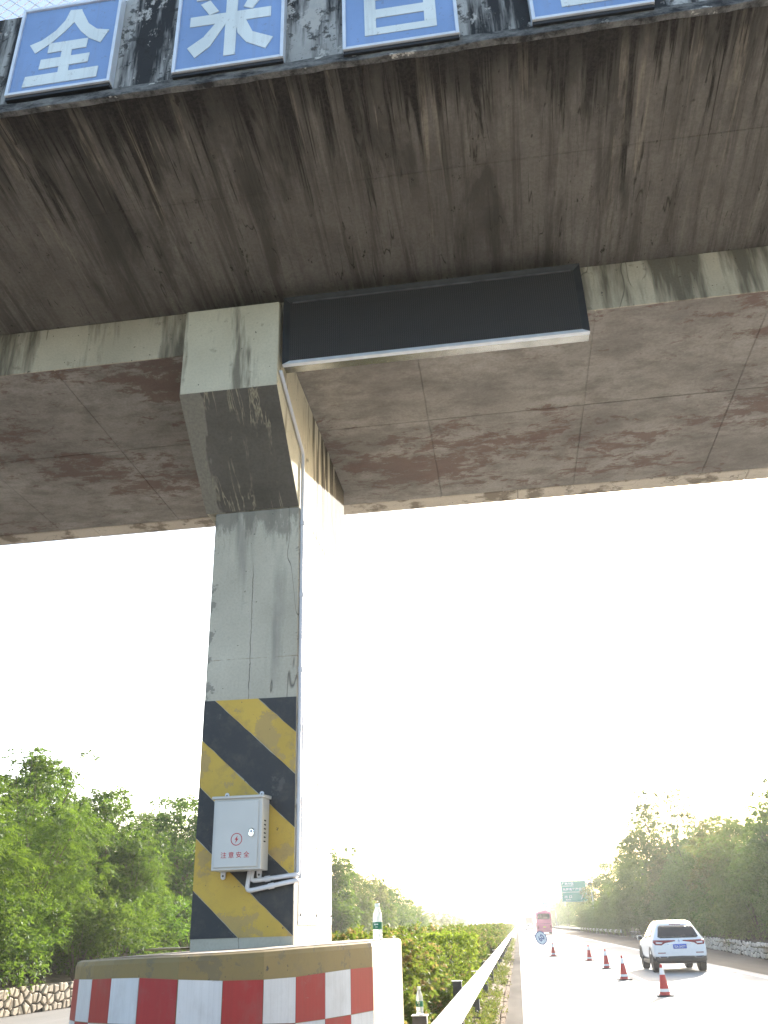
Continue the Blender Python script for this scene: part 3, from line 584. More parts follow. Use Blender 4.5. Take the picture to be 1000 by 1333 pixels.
conduit('lower of two white conduit pipes bending into the bottom of the grey cabinet', [(-1.405, 6.07, 3.22), (-1.405, 6.07, 2.0), (-1.405, 5.957, 2.0), (-1.735, 5.957, 1.945), (-1.715, 5.955, 2.075)], .0145, [((-1.57, 5.957, 1.9725), (-1, 0, -.166))])

# ------------------------------------------------------------------ bottles
def bottle(loc, label):
    b = tag(empty('water_bottle', loc), label, 'bottle', 'plastic water bottles')
    prof = [(.026, 0), (.031, .004), (.0315, .03), (.0295, .036), (.0315, .042), (.0315, .108), (.030, .116), (.031, .124), (.026, .155), (.017, .180), (.0135, .188), (.0135, .194)]
    MB().lathe(prof, 20).build('bottle_body', M['bottle'], b, smooth=True)
    MB().lathe([(.0155, .192), (.0155, .212), (.0145, .214)], 20).build('bottle_cap', M['label_white'], b)
    lb = MB().lathe([(.0322, .062), (.0322, .104)], 20).build('bottle_label', M['label_green'], b, smooth=False)
    m = MB()
    for k, (x, z, w_, h_) in enumerate(((-.012, .086, .01, .009), (.001, .088, .013, .006), (-.006, .074, .016, .003))):
        m.box(x, x+w_, -.0336, -.0322, z, z+h_)
    m.build('label_print', M['label_white'], lb)
    b.rotation_euler.z = -.15
bottle((-.905, 6.15, 1.636), 'plastic water bottle with green label standing on the corner of the checkered block')
bottle((-.912, 8.6, 1.019), 'plastic water bottle with green label standing on a guardrail post before the hedge')

# ------------------------------------------------------------------ guardrails
def rail(name, x, y0, y1, side, label, ztop=.975, posts=(), wavy=True, face=1, pz=1.01, dy=5.1):
    g = tag(empty(name), label, 'guardrail')
    prof = [(0, ztop), (.0, ztop-.025), (.012, ztop-.04), (.06, ztop-.085), (.06, ztop-.115), (.005, ztop-.155), (.005, ztop-.185), (.06, ztop-.225), (.06, ztop-.255), (.012, ztop-.30), (0, ztop-.315), (0, ztop-.34)]
    ys = [y0]
    while ys[-1] < y1: ys.append(min(y1, ys[-1]+(5.1 if ys[-1] < 120 else 20)))
    for ya, yb in zip(ys, ys[1:]):
        m = MB(); n = len(prof); vs = []
        for yy, ex in ((ya-.12, .003), (yb, 0)):
            for th in (0, .005): vs += [(x+side*(p[0]-.025+ex-th), yy, p[1]) for p in prof]
        fs = []
        for i in range(n-1): fs += [(i, i+1, 2*n+i+1, 2*n+i), (n+i, 3*n+i, 3*n+i+1, n+i+1)]
        fs += [(0, 2*n, 3*n, n), (n-1, 2*n-1, 4*n-1, 3*n-1)]
        b = m.add(vs, fs).build('rail_beam', M['zinc'], g)
        if yb < 60:
            for zz in (ztop-.10, ztop-.24): MB().box(x+side*.022, x+side*.034, yb-.09, yb-.06, zz-.012, zz+.012).build('bolt_head', M['rust'], b)
    for yy in posts:
        pzz = pz if yy < 15 else pz-.1
        p = MB().box(x-side*.215, x-side*.09, yy-.06, yy+.06, 0, pzz).build('rail_post', M['post'], g, bevel=.008)
        MB().box(x-side*.222, x-side*.083, yy-.067, yy+.067, pzz+.001, pzz+.008).build('post_cap', M['alu'], p)
        MB().box(x-side*.09, x-side*.03, yy-.05, yy+.05, ztop-.30, ztop-.04).build('spacer_block', M['post'], p)
    return g
rail('median_guardrail', -.76, -6.7, 420, 1, 'long pale metal guardrail along the hedge, running away from the camera', posts=[8.6+5.1*k for k in range(-3, 22)])
rail('median_guardrail', -3.0, -6.7, 300, -1, 'metal guardrail on the far side of the median hedge', posts=[8.6+5.1*k for k in range(-3, 14)], pz=.96)
rail('roadside_guardrail', 12.2, 118, 330, -1, 'pale guardrail at the far end of the low stone wall', ztop=.75, posts=[118+5.1*k for k in range(24)], pz=.7)

# ================================================================== VEGETATION
def mesh_from(name, V, F, smooth=False):
    me = bpy.data.meshes.new(name); nv, nf, k = len(V), len(F), F.shape[1]
    me.vertices.add(nv); me.vertices.foreach_set('co', V.astype(np.float32).ravel())
    me.loops.add(nf*k); me.loops.foreach_set('vertex_index', F.astype(np.int32).ravel())
    me.polygons.add(nf); me.polygons.foreach_set('loop_start', np.arange(0, nf*k, k, dtype=np.int32)); me.update(calc_edges=True); return me
def unit(a): return a/(np.linalg.norm(a, axis=-1, keepdims=True)+1e-9)
def sprays(C, A, g, nl, L, ll, lw, droop=.5, spread=.9, jit=.5):
    """leaf quads set along S little twigs (centres C, axes A)"""
    S = len(C); A = unit(A); rv = g.normal(size=(S, 3))*.5+np.array([0, 0, 1.]); side = unit(np.cross(A, rv)); nr = unit(np.cross(side, A))
    t = (np.arange(nl)+.5)/nl; sg = np.where(np.arange(nl) % 2 == 0, 1., -1.); Ls = L*g.uniform(.6, 1.3, (S, 1, 1))
    P = C[:, None]+A[:, None]*t[None, :, None]*Ls; P[..., 2] -= droop*(t**2)[None]*Ls[..., 0]
    D = unit(side[:, None]*sg[None, :, None]*spread+A[:, None]*.75+g.normal(size=(S, nl, 3))*jit*.5-np.array([0, 0, droop*.5]))
    Nn = unit(nr[:, None]+g.normal(size=(S, nl, 3))*jit); W = unit(np.cross(Nn, D)); s = g.uniform(.6, 1.25, (S, nl, 1))
    taper = 1-.35*t[None, :, None]; ll_ = ll*s*taper; lw_ = lw*s*taper
    V = np.stack([P, P+D*ll_*.45+W*lw_*.5, P+D*ll_-np.array([0, 0, .15])*ll_, P+D*ll_*.45-W*lw_*.5], 2).reshape(-1, 3)
    return V, np.arange(len(V)).reshape(-1, 4)
def lobes_points(g, lobes, n):
    C = np.array([l[:3] for l in lobes]); Rr = np.array([l[3] for l in lobes]); pr_ = Rr**2/np.sum(Rr**2); idx = g.choice(len(lobes), n, p=pr_)
    d = unit(g.normal(size=(n, 3))); r = g.uniform(.25, 1, (n, 1))**.45*(1+.22*g.normal(size=(n, 1))*.6); pts = C[idx]+d*Rr[idx][:, None]*r*np.array([1, 1, .85]); return pts, d
def crown(seed, H, Wd, z0, nl, ns, style, nlob=30):
    """crown of a tree of height H and width Wd, foliage from z0: clumps on an uneven egg, gaps between them"""
    g = np.random.default_rng(seed); lobes = []
    for k in range(nlob):
        u = (k+.5)/nlob; z = z0+(H-z0)*(.04+.90*u); prof = (math.sin(math.pi*(.12+.80*u)))**.7 if u > .35 else .80+.3*u
        a = k*2.399+g.uniform(-.5, .5); rad = Wd/2*prof*g.uniform(.45, .95); r = Wd*g.uniform(.10, .185)*(1 if u < .8 else .7)
        lobes.append((math.cos(a)*rad, math.sin(a)*rad, z+g.uniform(-.3, .3), r))
    for k in range(6):                                        # airy twigs poking out of the outline
        a = g.uniform(0, 6.3); q = g.uniform(.1, .42); lobes.append((math.cos(a)*Wd*q, math.sin(a)*Wd*q, H*g.uniform(.82, 1.0), Wd*g.uniform(.04, .08)))
    C0 = np.array([l[:3] for l in lobes]); Rr = np.array([l[3] for l in lobes]); idx = g.choice(len(lobes), ns, p=Rr**2/np.sum(Rr**2))
    d = unit(g.normal(size=(ns, 3))+np.array([0, 0, .35])); r = np.where(g.uniform(size=(ns, 1)) < .8, g.uniform(.72, 1.08, (ns, 1)), g.uniform(.1, .7, (ns, 1)))
    C = C0[idx]+d*Rr[idx][:, None]*r*np.array([1.1, 1.1, .72])
    if style == 'feather': A = d*np.array([1, 1, .45])+np.array([0, 0, .12])+g.normal(size=d.shape)*.3; V, F = sprays(C, A, g, nl, .62, .17, .05, .45, 1.0, .25)
    elif style == 'broad': A = d*.8+np.array([0, 0, .15])+g.normal(size=d.shape)*.45; V, F = sprays(C, A, g, nl, .42, .20, .10, .5, .9, .6)
    else: A = d*.6+np.array([0, 0, .5])+g.normal(size=d.shape)*.4; V, F = sprays(C, A, g, nl, .7, .38, .05, .9, .55, .4)
    return V, F, lobes
def limbs(seed, lobes, H, tr):
    g = random.Random(seed); mb = MB(); top = (g.uniform(-.2, .2), g.uniform(-.2, .2), H*.62)
    mid = (g.uniform(-.15, .15), g.uniform(-.15, .15), H*.3)
    mb.tube([(0, 0, -.4), (mid[0]*.4, mid[1]*.4, H*.12), mid, top], [tr*1.3, tr, tr*.75, tr*.35], 8)
    for l in lobes[::2]:
        f = g.uniform(.15, .8); s = Vector((0, 0, 0)).lerp(Vector(mid), f*2) if f < .5 else Vector(mid).lerp(Vector(top), f*2-1)
        if s.z > l[2]: s = Vector(mid)*.6
        e = Vector(l[:3]); m_ = s.lerp(e, .5)+Vector((g.uniform(-.2, .2), g.uniform(-.2, .2), g.uniform(-.1, .25)))
        mb.tube([s, m_, e], [tr*.4, tr*.24, tr*.08], 5, False)
    return mb
def tree_proto(seed, H, Wd, z0, nl, ns, style, mat, tr=.13):
    V, F, lb = crown(seed, H, Wd, z0, nl, ns, style); me = mesh_from('crown', V, F); me.materials.append(mat)
    tm = limbs(seed, lb, H, tr); o = tm.build('trunk', M['bark'], None, smooth=True); tmesh = o.data; bpy.data.objects.remove(o); return me, tmesh, H
PROTO = {
 'feather': [tree_proto(21, 6.6, 5.0, .5, 14, 2600, 'feather', M['leaf_feather']), tree_proto(22, 7.0, 4.8, .6, 14, 2600, 'feather', M['leaf_feather'])],
 'dark': [tree_proto(23, 6.6, 4.8, .4, 9, 2800, 'broad', M['leaf_dark']), tree_proto(26, 7.2, 4.2, 1.2, 9, 1500, 'broad', M['leaf_dark'])],
 'broad': [tree_proto(24, 8, 6.0, .3, 9, 3000, 'broad', M['leaf_broad'], .16), tree_proto(25, 9.5, 6.6, .8, 9, 2800, 'broad', M['leaf_broad'], .18), tree_proto(28, 8.2, 5.6, .3, 9, 2700, 'long', M['leaf_broad'], .15)],
 'dry': [tree_proto(27, 8, 5.6, .4, 9, 2300, 'broad', M['leaf_dry'], .14)],
}
def tree(name, kind, var, x, y, z, h, label, group, rz=None, wide=1.0):
    cm, tm, H = PROTO[kind][var]; s = h/H
    t = empty(name, (x, y, z), rz if rz is not None else (x*7.3+y*3.1) % 6.28); t.scale = (s*wide, s*wide, s)
    for nm, me in (('trunk', tm), ('crown', cm)):
        o = bpy.data.objects.new(nm, me); COL.objects.link(o); o.parent = t
    return tag(t, label, 'tree', group)
GL, GR = 'trees on the left bank', 'trees on the right bank'
tree('roadside_tree', 'feather', 0, -14.6, 18.6, .7, 6.2, 'feathery light green tree at the left edge, partly out of frame', GL)
tree('roadside_tree', 'feather', 1, -14.7, 22.6, .7, 5.2, 'feathery light green tree at far left above the stone wall', GL, wide=1.1)
tree('roadside_tree', 'dark', 1, -16.4, 29.6, 1.0, 6.7, 'taller airy dark green tree rising behind the feathery one at far left', GL, 1.0)
tree('roadside_tree', 'feather', 0, -14.6, 27.0, .7, 5.0, 'drooping feathery tree just right of the leftmost one', GL, 2.0)
tree('roadside_tree', 'dark', 0, -15.6, 34.0, .8, 6.1, 'dense dark green tree standing halfway between left edge and pier', GL, 3.0)
tree('roadside_tree', 'feather', 1, -14.4, 33.6, .7, 4.6, 'lower feathery tree left of the striped pier', GL, 4.0)
tree('roadside_tree', 'dark', 0, -15.0, 41.0, .8, 6.5, 'dark leafy tree next to the left edge of the striped pier', GL, 5.0)
tree('roadside_tree', 'feather', 0, -15.2, 48.5, .8, 7.2, 'leafy tree half hidden behind the left of the pier', GL, .5)
for i, (x, y, h, k, lab) in enumerate([(-14.8, 72, 7.0, 'dark', 'tall dark tree just right of the pier'), (-14.2, 79, 6.0, 'broad', 'green tree second to the right of the pier, above the bottle'), (-15.0, 86, 6.2, 'dry', 'yellowish tree behind the water bottle'),
        (-14.4, 94, 6.0, 'dry', 'yellow-green tree right of the bottle on the left bank'), (-15.2, 104, 6.0, 'dark', 'dark green round tree above the middle of the hedge'), (-14.6, 114, 5.4, 'dark', 'small dark tree sloping down behind the hedge'), (-14.8, 128, 5.0, 'broad', 'low tree in the hazy end of the left tree row'), (-15, 144, 4.4, 'broad', 'last low bush-like tree before the far building')]):
    tree('roadside_tree', k, 0, x, y, .6, h, lab, GL, i*1.7)
for i in range(7): tree('roadside_tree', 'broad', i % 2, -15-.5*i, 165+i*26, .4, 4.0+.2*(i % 3), 'hazy distant tree in the left row beyond the hedge', 'hazy far trees left', i*1.1)
tree('far_tree', 'broad', 1, -13.6, 470, 0, 13, 'large round hazy tree standing beside the far building', None, 2.2, 1.15)
tree('far_tree', 'dry', 0, -8.6, 520, 0, 7.0, 'small hazy tree right of the large round far tree', None, 1.2)
rt = [(14.6, 42, 7.2, 'broad', 2, 'tall leafy tree at the right edge, partly out of frame'), (14.0, 50, 7.0, 'broad', 0, 'tall grey-green tree at the right edge of the photo'), (16.4, 55, 7.6, 'broad', 2, 'tree with long drooping leaves behind the right edge'),
      (13.9, 58, 6.6, 'broad', 2, 'tree with long narrow leaves above the wall right of the white car'), (14.6, 66, 7.6, 'dry', 0, 'brownish dry-leaved tree above the white car to the right'), (13.8, 71, 6.2, 'broad', 0, 'bushy tree directly behind the roof of the white car'),
      (14.8, 79, 7.8, 'broad', 0, 'leafy green tree just left of the brownish one'), (15.0, 91, 12.6, 'broad', 1, 'tallest tree on the right, rounded open crown against the sky'), (14.2, 88, 7, 'dry', 0, 'low tree with yellowish patches under the tallest tree'),
      (15.0, 104, 11.6, 'broad', 1, 'big tree next left of the tallest one'), (14.4, 112, 8.2, 'broad', 0, 'tree in front of the big ones, left of the tallest'), (15.4, 122, 11.2, 'broad', 1, 'tall tree right above the green highway sign post'), (14.8, 137, 8.4, 'broad', 2, 'tree right of the green highway sign'),
      (15.2, 146, 10.2, 'broad', 1, 'tree behind the green highway sign'), (15.0, 168, 8.6, 'broad', 0, 'tree below the green highway sign'), (15.2, 188, 9.2, 'broad', 1, 'tree left of and below the green highway sign')]
for i, (x, y, h, k, v, lab) in enumerate(rt): tree('roadside_tree', k, v, x, y, .6, h, lab, GR, i*2.1+.4)
for i in range(9): tree('roadside_tree', 'broad', i % 2, 14.8+(i % 3)*.7, 208+i*25, .5, 8.2+(i % 3)*.6, 'hazy far tree in the right row beyond the coach', 'hazy far trees right', i*1.3)
for i in range(8): tree('roadside_tree', ('broad', 'dry', 'broad')[i % 3], 0, 18.5+(i % 3), 46+i*11, 1.0, 8.2+(i % 3)*.8, 'tree in the second row behind the right bank trees', 'second row trees right', i*.9)
for i in range(6): tree('roadside_tree', ('dark', 'feather')[i % 2], 0, -19-(i % 2), 21+i*6.5, 1.3, 6.0+(i % 3)*.3, 'tree in the second row behind the left bank trees', 'second row trees left', i*.9)

# understory shrubs on the banks
def shrub_proto(seed, w_, h_, ns, nl, mat, L=.22, ll=.10, lw=.05, boxy=False):
    g = np.random.default_rng(seed)
    if boxy:
        P = g.uniform(-1, 1, (ns, 3)); ax = g.integers(0, 3, ns); sgn = np.where(g.uniform(size=ns) < .5, -1, 1); P[np.arange(ns), ax] = sgn*g.uniform(.8, 1.0, ns); d = unit(P)
        C = P*np.array([w_/2, w_/2, h_/2])+np.array([0, 0, h_/2])
    else:
        lobes = [(g.uniform(-.3, .3)*w_, g.uniform(-.3, .3)*w_, h_*g.uniform(.25, .82), w_*g.uniform(.18, .32)) for _ in range(9)]; C, d = lobes_points(g, lobes, ns); C[:, 2] = np.maximum(C[:, 2], .03)
    V, F = sprays(C, d*.7+np.array([0, 0, .6])+g.normal(size=d.shape)*.4, g, nl, L, ll, lw, .4, .9, .6)
    me = mesh_from('foliage', V, F); me.materials.append(mat)
    mb = MB(); rr_ = random.Random(seed)
    for k in range(7): a = rr_.uniform(0, 6.3); mb.tube([(math.cos(a)*.05, math.sin(a)*.05, -.05), (math.cos(a)*w_*.12, math.sin(a)*w_*.12, h_*.4), (math.cos(a)*w_*.3, math.sin(a)*w_*.3, h_*.8)], [.016, .012, .005], 5, False)
    o = mb.build('stems', M['bark']); sm = o.data; bpy.data.objects.remove(o); return me, sm
def shrub(name, pr_, x, y, z, s, label, group, cat='shrub', sz=1.):
    t = empty(name, (x, y, z), (x*5.1+y*2.7) % 6.28); t.scale = (s, s, s*sz)
    for nm, me in (('stems', pr_[1]), ('foliage', pr_[0])):
        o = bpy.data.objects.new(nm, me); COL.objects.link(o); o.parent = t
    return tag(t, label, cat, group)
BS = [shrub_proto(41, 2.6, 2.4, 900, 9, M['leaf_dark'], .3, .14, .06), shrub_proto(42, 2.6, 2.2, 900, 9, M['leaf_feather'], .32, .13, .045), shrub_proto(43, 2.8, 2.6, 900, 9, M['leaf_broad'], .3, .15, .07)]
for i, (x, y, k, s, lab) in enumerate([(-13.9, 20.6, 1, 1.0, 'light shrub at the left edge hanging over the stone wall'), (-13.6, 23.2, 0, 1.0, 'dark glossy shrub hanging over the stone wall at lower left'), (-13.6, 25.6, 1, .95, 'light green shrub above the wall beside the checkered block'), (-13.5, 28.2, 0, 1.0, 'dark shrub above the left corner of the checkered block'),
        (-13.3, 31.0, 1, 1.0, 'pale leafy shrub behind the checkered block'), (-13.4, 34.2, 1, 1.1, 'bright shrub left of the pier foot'), (-13.4, 37.6, 0, 1.1, 'dark shrub touching the left side of the pier foot')]):
    shrub('bank_shrub', BS[k], x, y, .55, s, lab, 'shrubs on the left bank')
for i in range(15): shrub('bank_shrub', BS[(2, 0, 2)[i % 3]], 12.9+(i % 2)*.5, 45+i*4.4, .55, 1.0+.25*(i % 3), 'dense shrub filling the foot of the right tree row above the wall', 'shrubs under the right trees')
for i in range(12): shrub('bank_shrub', BS[2], 13.2, 114+i*7, .5, 1.5, 'shrub under the right trees behind the guardrail', 'far shrubs under the right trees')
for i in range(8): shrub('bank_shrub', BS[(0, 2)[i % 2]], -13.4, 70+i*8, .55, 1.3, 'shrub under the left trees right of the pier', 'far shrubs under the left trees')

# median hedge
HP = [shrub_proto(51, 1.5, 1.35, 1700, 8, M['leaf_hedge'], .15, .085, .045), shrub_proto(52, 1.5, 1.45, 1700, 8, M['leaf_hedge'], .15, .085, .045), shrub_proto(53, 1.4, 1.3, 1600, 8, M['leaf_hedge'], .13, .075, .05)]
LP = shrub_proto(54, .95, 1.0, 1300, 8, M['leaf_lime'], .1, .06, .035, True)
GH = 'hedge shrubs in the median'
near = [(-1.42, 8.9, .5, 0, 'low leafy shrub with yellow and pink tips beside the checkered block'), (-1.75, 9.6, .62, 1, 'low shrub half hidden behind the edge of the checkered block'), (-1.42, 10.3, .58, 2, 'low yellow-green shrub behind the bottle on the post'), (-1.55, 11.2, .62, 0, 'low shrub filling the foot of the tall hedge'), (-1.4, 11.9, .5, 1, 'small shrub beside the guardrail at the foot of the hedge'),
        (-2.1, 12.4, .96, 1, 'tall dark hedge shrub nearest the pier'), (-1.85, 13.4, .98, 0, 'tall hedge shrub with dark shaded front face'), (-2.3, 14.2, 1.0, 2, 'hedge shrub at the back of the nearest clump'), (-1.75, 14.9, .9, 2, 'rounded hedge shrub beside the guardrail, right of the dark one')]
for x, y, s, k, lab in near: shrub('hedge_shrub', HP[k], x, y, .18, s*1.04, lab, GH)
shrub('clipped_shrub', LP, -1.45, 17.6, .55, 1.0, 'bright lime-green clipped boxy shrub in the hedge', None, sz=1.0)
hr = random.Random(9)
y = 15.8; i = 0
while y < 70:
    xx = (-1.78, -2.3, -1.70)[i % 3]+hr.uniform(-.07, .07)
    if not (abs(y-17.6) < .75 and xx > -2.0): shrub('hedge_shrub', HP[i % 3], xx, y, .18, hr.uniform(.84, 1.06), 'hedge shrub with reddish tips in the continuous row along the guardrail', 'continuous median hedge row')
    y += .62 if y < 40 else .9; i += 1
g = np.random.default_rng(77); n = 9000; C = np.stack([g.uniform(-2.6, -1.3, n), 70+g.uniform(0, 1, n)**1.6*430, .25+1.25*g.uniform(0, 1, n)**.5], 1)
C[:, 2] += .12*np.sin(C[:, 1]*2.3)+.08*np.sin(C[:, 1]*.9)
V, F = sprays(C, g.normal(size=(n, 3))*.6+np.array([0, 0, .7]), g, 7, .3, .22, .13, .3, .9, .7)
tag(link('hedge_row', mesh_from('hedge_row', V, F), M['leaf_hedge']), 'distant continuous median hedge fading into the haze', 'hedge', kind='stuff')
# verge weeds between rail and shoulder, and in the median
n = 3200; yy = 9+g.uniform(0, 1, n)**1.7*110; C = np.stack([g.normal(-.72, .11, n), yy, np.full(n, .08)], 1); keep = np.sin(yy*1.3)+np.sin(yy*.37+1)+g.normal(size=n)*.7 > -.5; C = C[keep]; C[:, 2] = .10-.35*np.clip(C[:, 0]+.72, 0, .3); n = len(C)
V, F = sprays(C, g.normal(size=(n, 3))*.5+np.array([0, 0, 1.]), g, 7, .17, .09, .03, .3, .7, .5)
n2 = 5000; C2 = np.stack([g.uniform(-3, -.85, n2), g.uniform(6, 40, n2), np.full(n2, .2)], 1); V2, F2 = sprays(C2, g.normal(size=(n2, 3))*.5+np.array([0, 0, 1.]), g, 6, .2, .1, .035, .3, .7, .5)
tag(link('verge_weeds', mesh_from('weeds', np.concatenate([V, V2]), np.concatenate([F, F2+len(V)])), M['weed']), 'scrubby weeds growing along the guardrail foot', 'weeds', kind='stuff')

# ================================================================== CONES
def cone_proto():
    t = empty('traffic_cone'); m = MB(); w_ = .20
    m.prism([(-w_, -w_+.05), (-w_+.05, -w_), (w_-.05, -w_), (w_, -w_+.05), (w_, w_-.05), (w_-.05, w_), (-w_+.05, w_), (-w_, w_-.05)], 0, .03, 'z').build('cone_base', M['rubber'], t, bevel=.008)
    rad = lambda z: .135-(z-.03)/.67*.108
    m = MB().lathe([(.16, .03), (.15, .045), (rad(.06), .06), (rad(.68), .68), (rad(.70)-.004, .70)], 20).build('cone_body', M['cone_red'], t, smooth=False)
    for a, b in ((.10, .165), (.47, .62)): MB().lathe([(rad(a)+.002, a), (rad(b)+.002, b)], 20).build('white_sleeve', M['cone_white'], t)
    return t
cp = cone_proto()
for i, (x, y, lab) in enumerate([(3.43, 25.0, 'red traffic cone nearest the camera, in front of the white car'), (3.2, 32.0, 'red traffic cone just left of the white car, second in the row'), (3.36, 39.8, 'red traffic cone third in the row'), (3.28, 48, 'red traffic cone fourth in the row'), (1.84, 56, 'red traffic cone set apart to the left by the round sign')]):
    c = cp if i == 0 else copy_tree(cp); c.location = (x, y, .002); c.rotation_euler.z = i*.7; tag(c, lab, 'cone', 'red traffic cones')

# round speed sign on a stand
rs = tag(empty('round_road_sign', (1.32, 60, 0)), 'tilted round white road sign with blue ring on a low stand', 'sign')
Rm = Matrix.Translation((0, 0, .90)) @ Matrix.Rotation(R(-38), 4, 'Y') @ Matrix.Rotation(R(32), 4, 'Z') @ Matrix.Rotation(R(90), 4, 'X')
dk = MB().lathe([(.40, 0), (.40, .02)], 36).build('sign_disc', M['sign_white'], rs); dk.matrix_local = Rm
rg = MB()
for k in range(40):
    a, b = 2*math.pi*k/40, 2*math.pi*(k+1)/40; rg.add([(r*math.cos(q_), r*math.sin(q_), .0225) for q_, r in ((a, .40), (b, .40), (b, .345), (a, .345))], [(0, 1, 2, 3)])
o = rg.build('sign_ring', M['sign_blue_dark'], rs); o.matrix_local = Rm
o = link('sign_number', text_mesh('60', .40, .34, .02), M['sign_blue_dark'], rs); o.matrix_local = Rm @ Matrix.Translation((0, 0, .0235))
for a in (0, 2.1, 4.2): MB().tube([(0, .03, .75), (math.cos(a)*.35, .03+math.sin(a)*.3, 0)], .012, 6).build('stand_leg', M['cone_white'], rs)

# ================================================================== VEHICLES
def loft(st, n_ring, mat, name, parent, sub=1):
    """st: list of rings (lists of points)"""
    m = MB(); n = n_ring; vs = [p for r_ in st for p in r_]
    fs = [(i*n+k, i*n+(k+1) % n, (i+1)*n+(k+1) % n, (i+1)*n+k) for i in range(len(st)-1) for k in range(n)]+[tuple(range(n-1, -1, -1)), tuple(range((len(st)-1)*n, len(st)*n))]
    return m.add(vs, fs).build(name, mat, parent, smooth=True, sub=sub)
def wheel(parent, x, y, r, w_, s):
    tz = Matrix.Translation((x, y, r)) @ Matrix.Rotation(R(90), 4, 'Y')
    ty = MB().lathe([(r*.62, -w_/2), (r*.93, -w_/2), (r, -w_/2+.03), (r, w_/2-.03), (r*.93, w_/2), (r*.62, w_/2)], 24).build('tyre', M['rubber'], parent); ty.matrix_local = tz
    rm = MB().lathe([(r*.64, -w_*.40), (r*.64, w_*.40)], 24)
    for k in range(5):
        a = 2*math.pi*k/5; c_, s_ = math.cos(a), math.sin(a)
        for sg in (1, -1): rm.add([(c_*.05-s_*.05, s_*.05+c_*.05, sg*w_*.44), (c_*.05+s_*.05, s_*.05-c_*.05, sg*w_*.44), (c_*r*.62+s_*.04, s_*r*.62-c_*.04, sg*w_*.44), (c_*r*.62-s_*.04, s_*r*.62+c_*.04, sg*w_*.44)], [(0, 1, 2, 3)])
    o = rm.build('rim', M['rim'], ty)
def suv(loc, label, lite=False):
    c = tag(empty('parked_car', loc), label, 'car'); c.name = 'white_car'
    # rings across the body at stations along y (0 = rear bumper, 4.65 = nose): half width profile
    def ring(y, zb, hb, zm, hm, zt, ht, crown=.0):
        # points clockwise: bottom-left ... (x,z)
        pts = [(-hb, zb), (-hm, zb+(zm-zb)*.35), (-hm, zm), (-(hm-.02), zm+.06), (-ht, zt-.05), (-ht*.78, zt), (0, zt+crown), (ht*.78, zt), (ht, zt-.05), (hm-.02, zm+.06), (hm, zm), (hm, zb+(zm-zb)*.35), (hb, zb), (0, zb)]
        return [(x, y, z) for x, z in pts]
    st = [ring(.0, .52, .74, .78, .80, .90, .72), ring(.03, .46, .82, .80, .875, 1.00, .76), ring(.12, .42, .88, .90, .915, 1.10, .76), ring(.22, .40, .90, .98, .92, 1.26, .72), ring(.50, .38, .91, 1.02, .925, 1.58, .64, .02), ring(.80, .36, .91, 1.02, .925, 1.64, .64, .02), ring(1.5, .34, .91, 1.0, .925, 1.675, .64, .02),
          ring(2.3, .34, .91, .98, .925, 1.66, .62, .02), ring(2.75, .34, .91, .97, .92, 1.56, .60, .02), ring(3.35, .36, .91, .97, .915, 1.10, .66, .02), ring(4.0, .38, .89, .90, .90, 1.00, .70, .02), ring(4.45, .42, .82, .76, .84, .88, .66), ring(4.62, .48, .68, .70, .70, .76, .55)]
    body = loft(st, 14, M['car_white'], 'car_body', c, 2)
    # dark lower cladding
    cl = [ring(-.012, .36, .70, .48, .77, .535, .74), ring(.05, .30, .80, .48, .89, .56, .88), ring(.3, .27, .86, .44, .93, .50, .92)]
    lowb = loft(cl, 14, M['black_plastic'], 'lower_bumper', c, 1)
    for s in (-1, 1):
        MB().box(s*.865-.06, s*.865+.06, 1.35, 3.1, .26, .40).build('side_sill', M['black_plastic'], c, bevel=.03)
        for y in (.88, 3.62):
            m = MB()                                          # dark arch lips
            for k in range(10):
                a, b = math.pi*k/10, math.pi*(k+1)/10; q = [(y+math.cos(t)*r_, .36+math.sin(t)*r_) for t, r_ in ((a, .46), (b, .46), (b, .37), (a, .37))]; m.prism(q, s*.90-.035, s*.90+.035, 'x')
            m.build('wheel_arch', M['black_plastic'], c)
            wheel(c, s*.80, y, .36, .24, s)
    bpy.context.view_layer.update(); bvh = BVHTree.FromObject(body, bpy.context.evaluated_depsgraph_get())
    bvl = BVHTree.FromObject(lowb, bpy.context.evaluated_depsgraph_get())
    def decal(nm, P, mat, off=.008, axis='y', par=c, s=1, cuts=3):
        bm = bmesh.new(); vs = [bm.verts.new((p[0], -3, p[1]) if axis == 'y' else (s*3, p[0], p[1])) for p in P]; bm.faces.new(vs)
        bmesh.ops.triangulate(bm, faces=bm.faces); bmesh.ops.subdivide_edges(bm, edges=bm.edges, cuts=cuts, use_grid_fill=True)
        dr = Vector((0, 1, 0)) if axis == 'y' else Vector((-s, 0, 0))
        for v in bm.verts:
            hits = [h for h in (bvh.ray_cast(v.co, dr)[0], bvl.ray_cast(v.co, dr)[0]) if h is not None]
            if hits: v.co = min(hits, key=lambda h: (h-v.co).length)-dr*off
            else: v.co = Vector((v.co.x, .4, v.co.z)) if axis == 'y' else Vector((s*.7, v.co.y, v.co.z))
        bmesh.ops.recalc_face_normals(bm, faces=bm.faces)
        me = bpy.data.meshes.new(nm); bm.to_mesh(me); bm.free(); o = link(nm, me, mat, par, smooth=True)
        so_ = o.modifiers.new('thickness', 'SOLIDIFY'); so_.thickness = .006; so_.offset = 0; return o
    def quad(nm, P, mat, par=c, th=.01, nrm=(0, -1, 0)):
        n = Vector(nrm)*th; vs = [Vector(p) for p in P]; return MB().add([v+n*.5 for v in vs]+[v-n*.8 for v in vs], [tuple(range(len(P))), tuple(range(2*len(P)-1, len(P)-1, -1))]+[(i, (i+1) % len(P), len(P)+(i+1) % len(P), len(P)+i) for i in range(len(P))]).build(nm, mat, par)
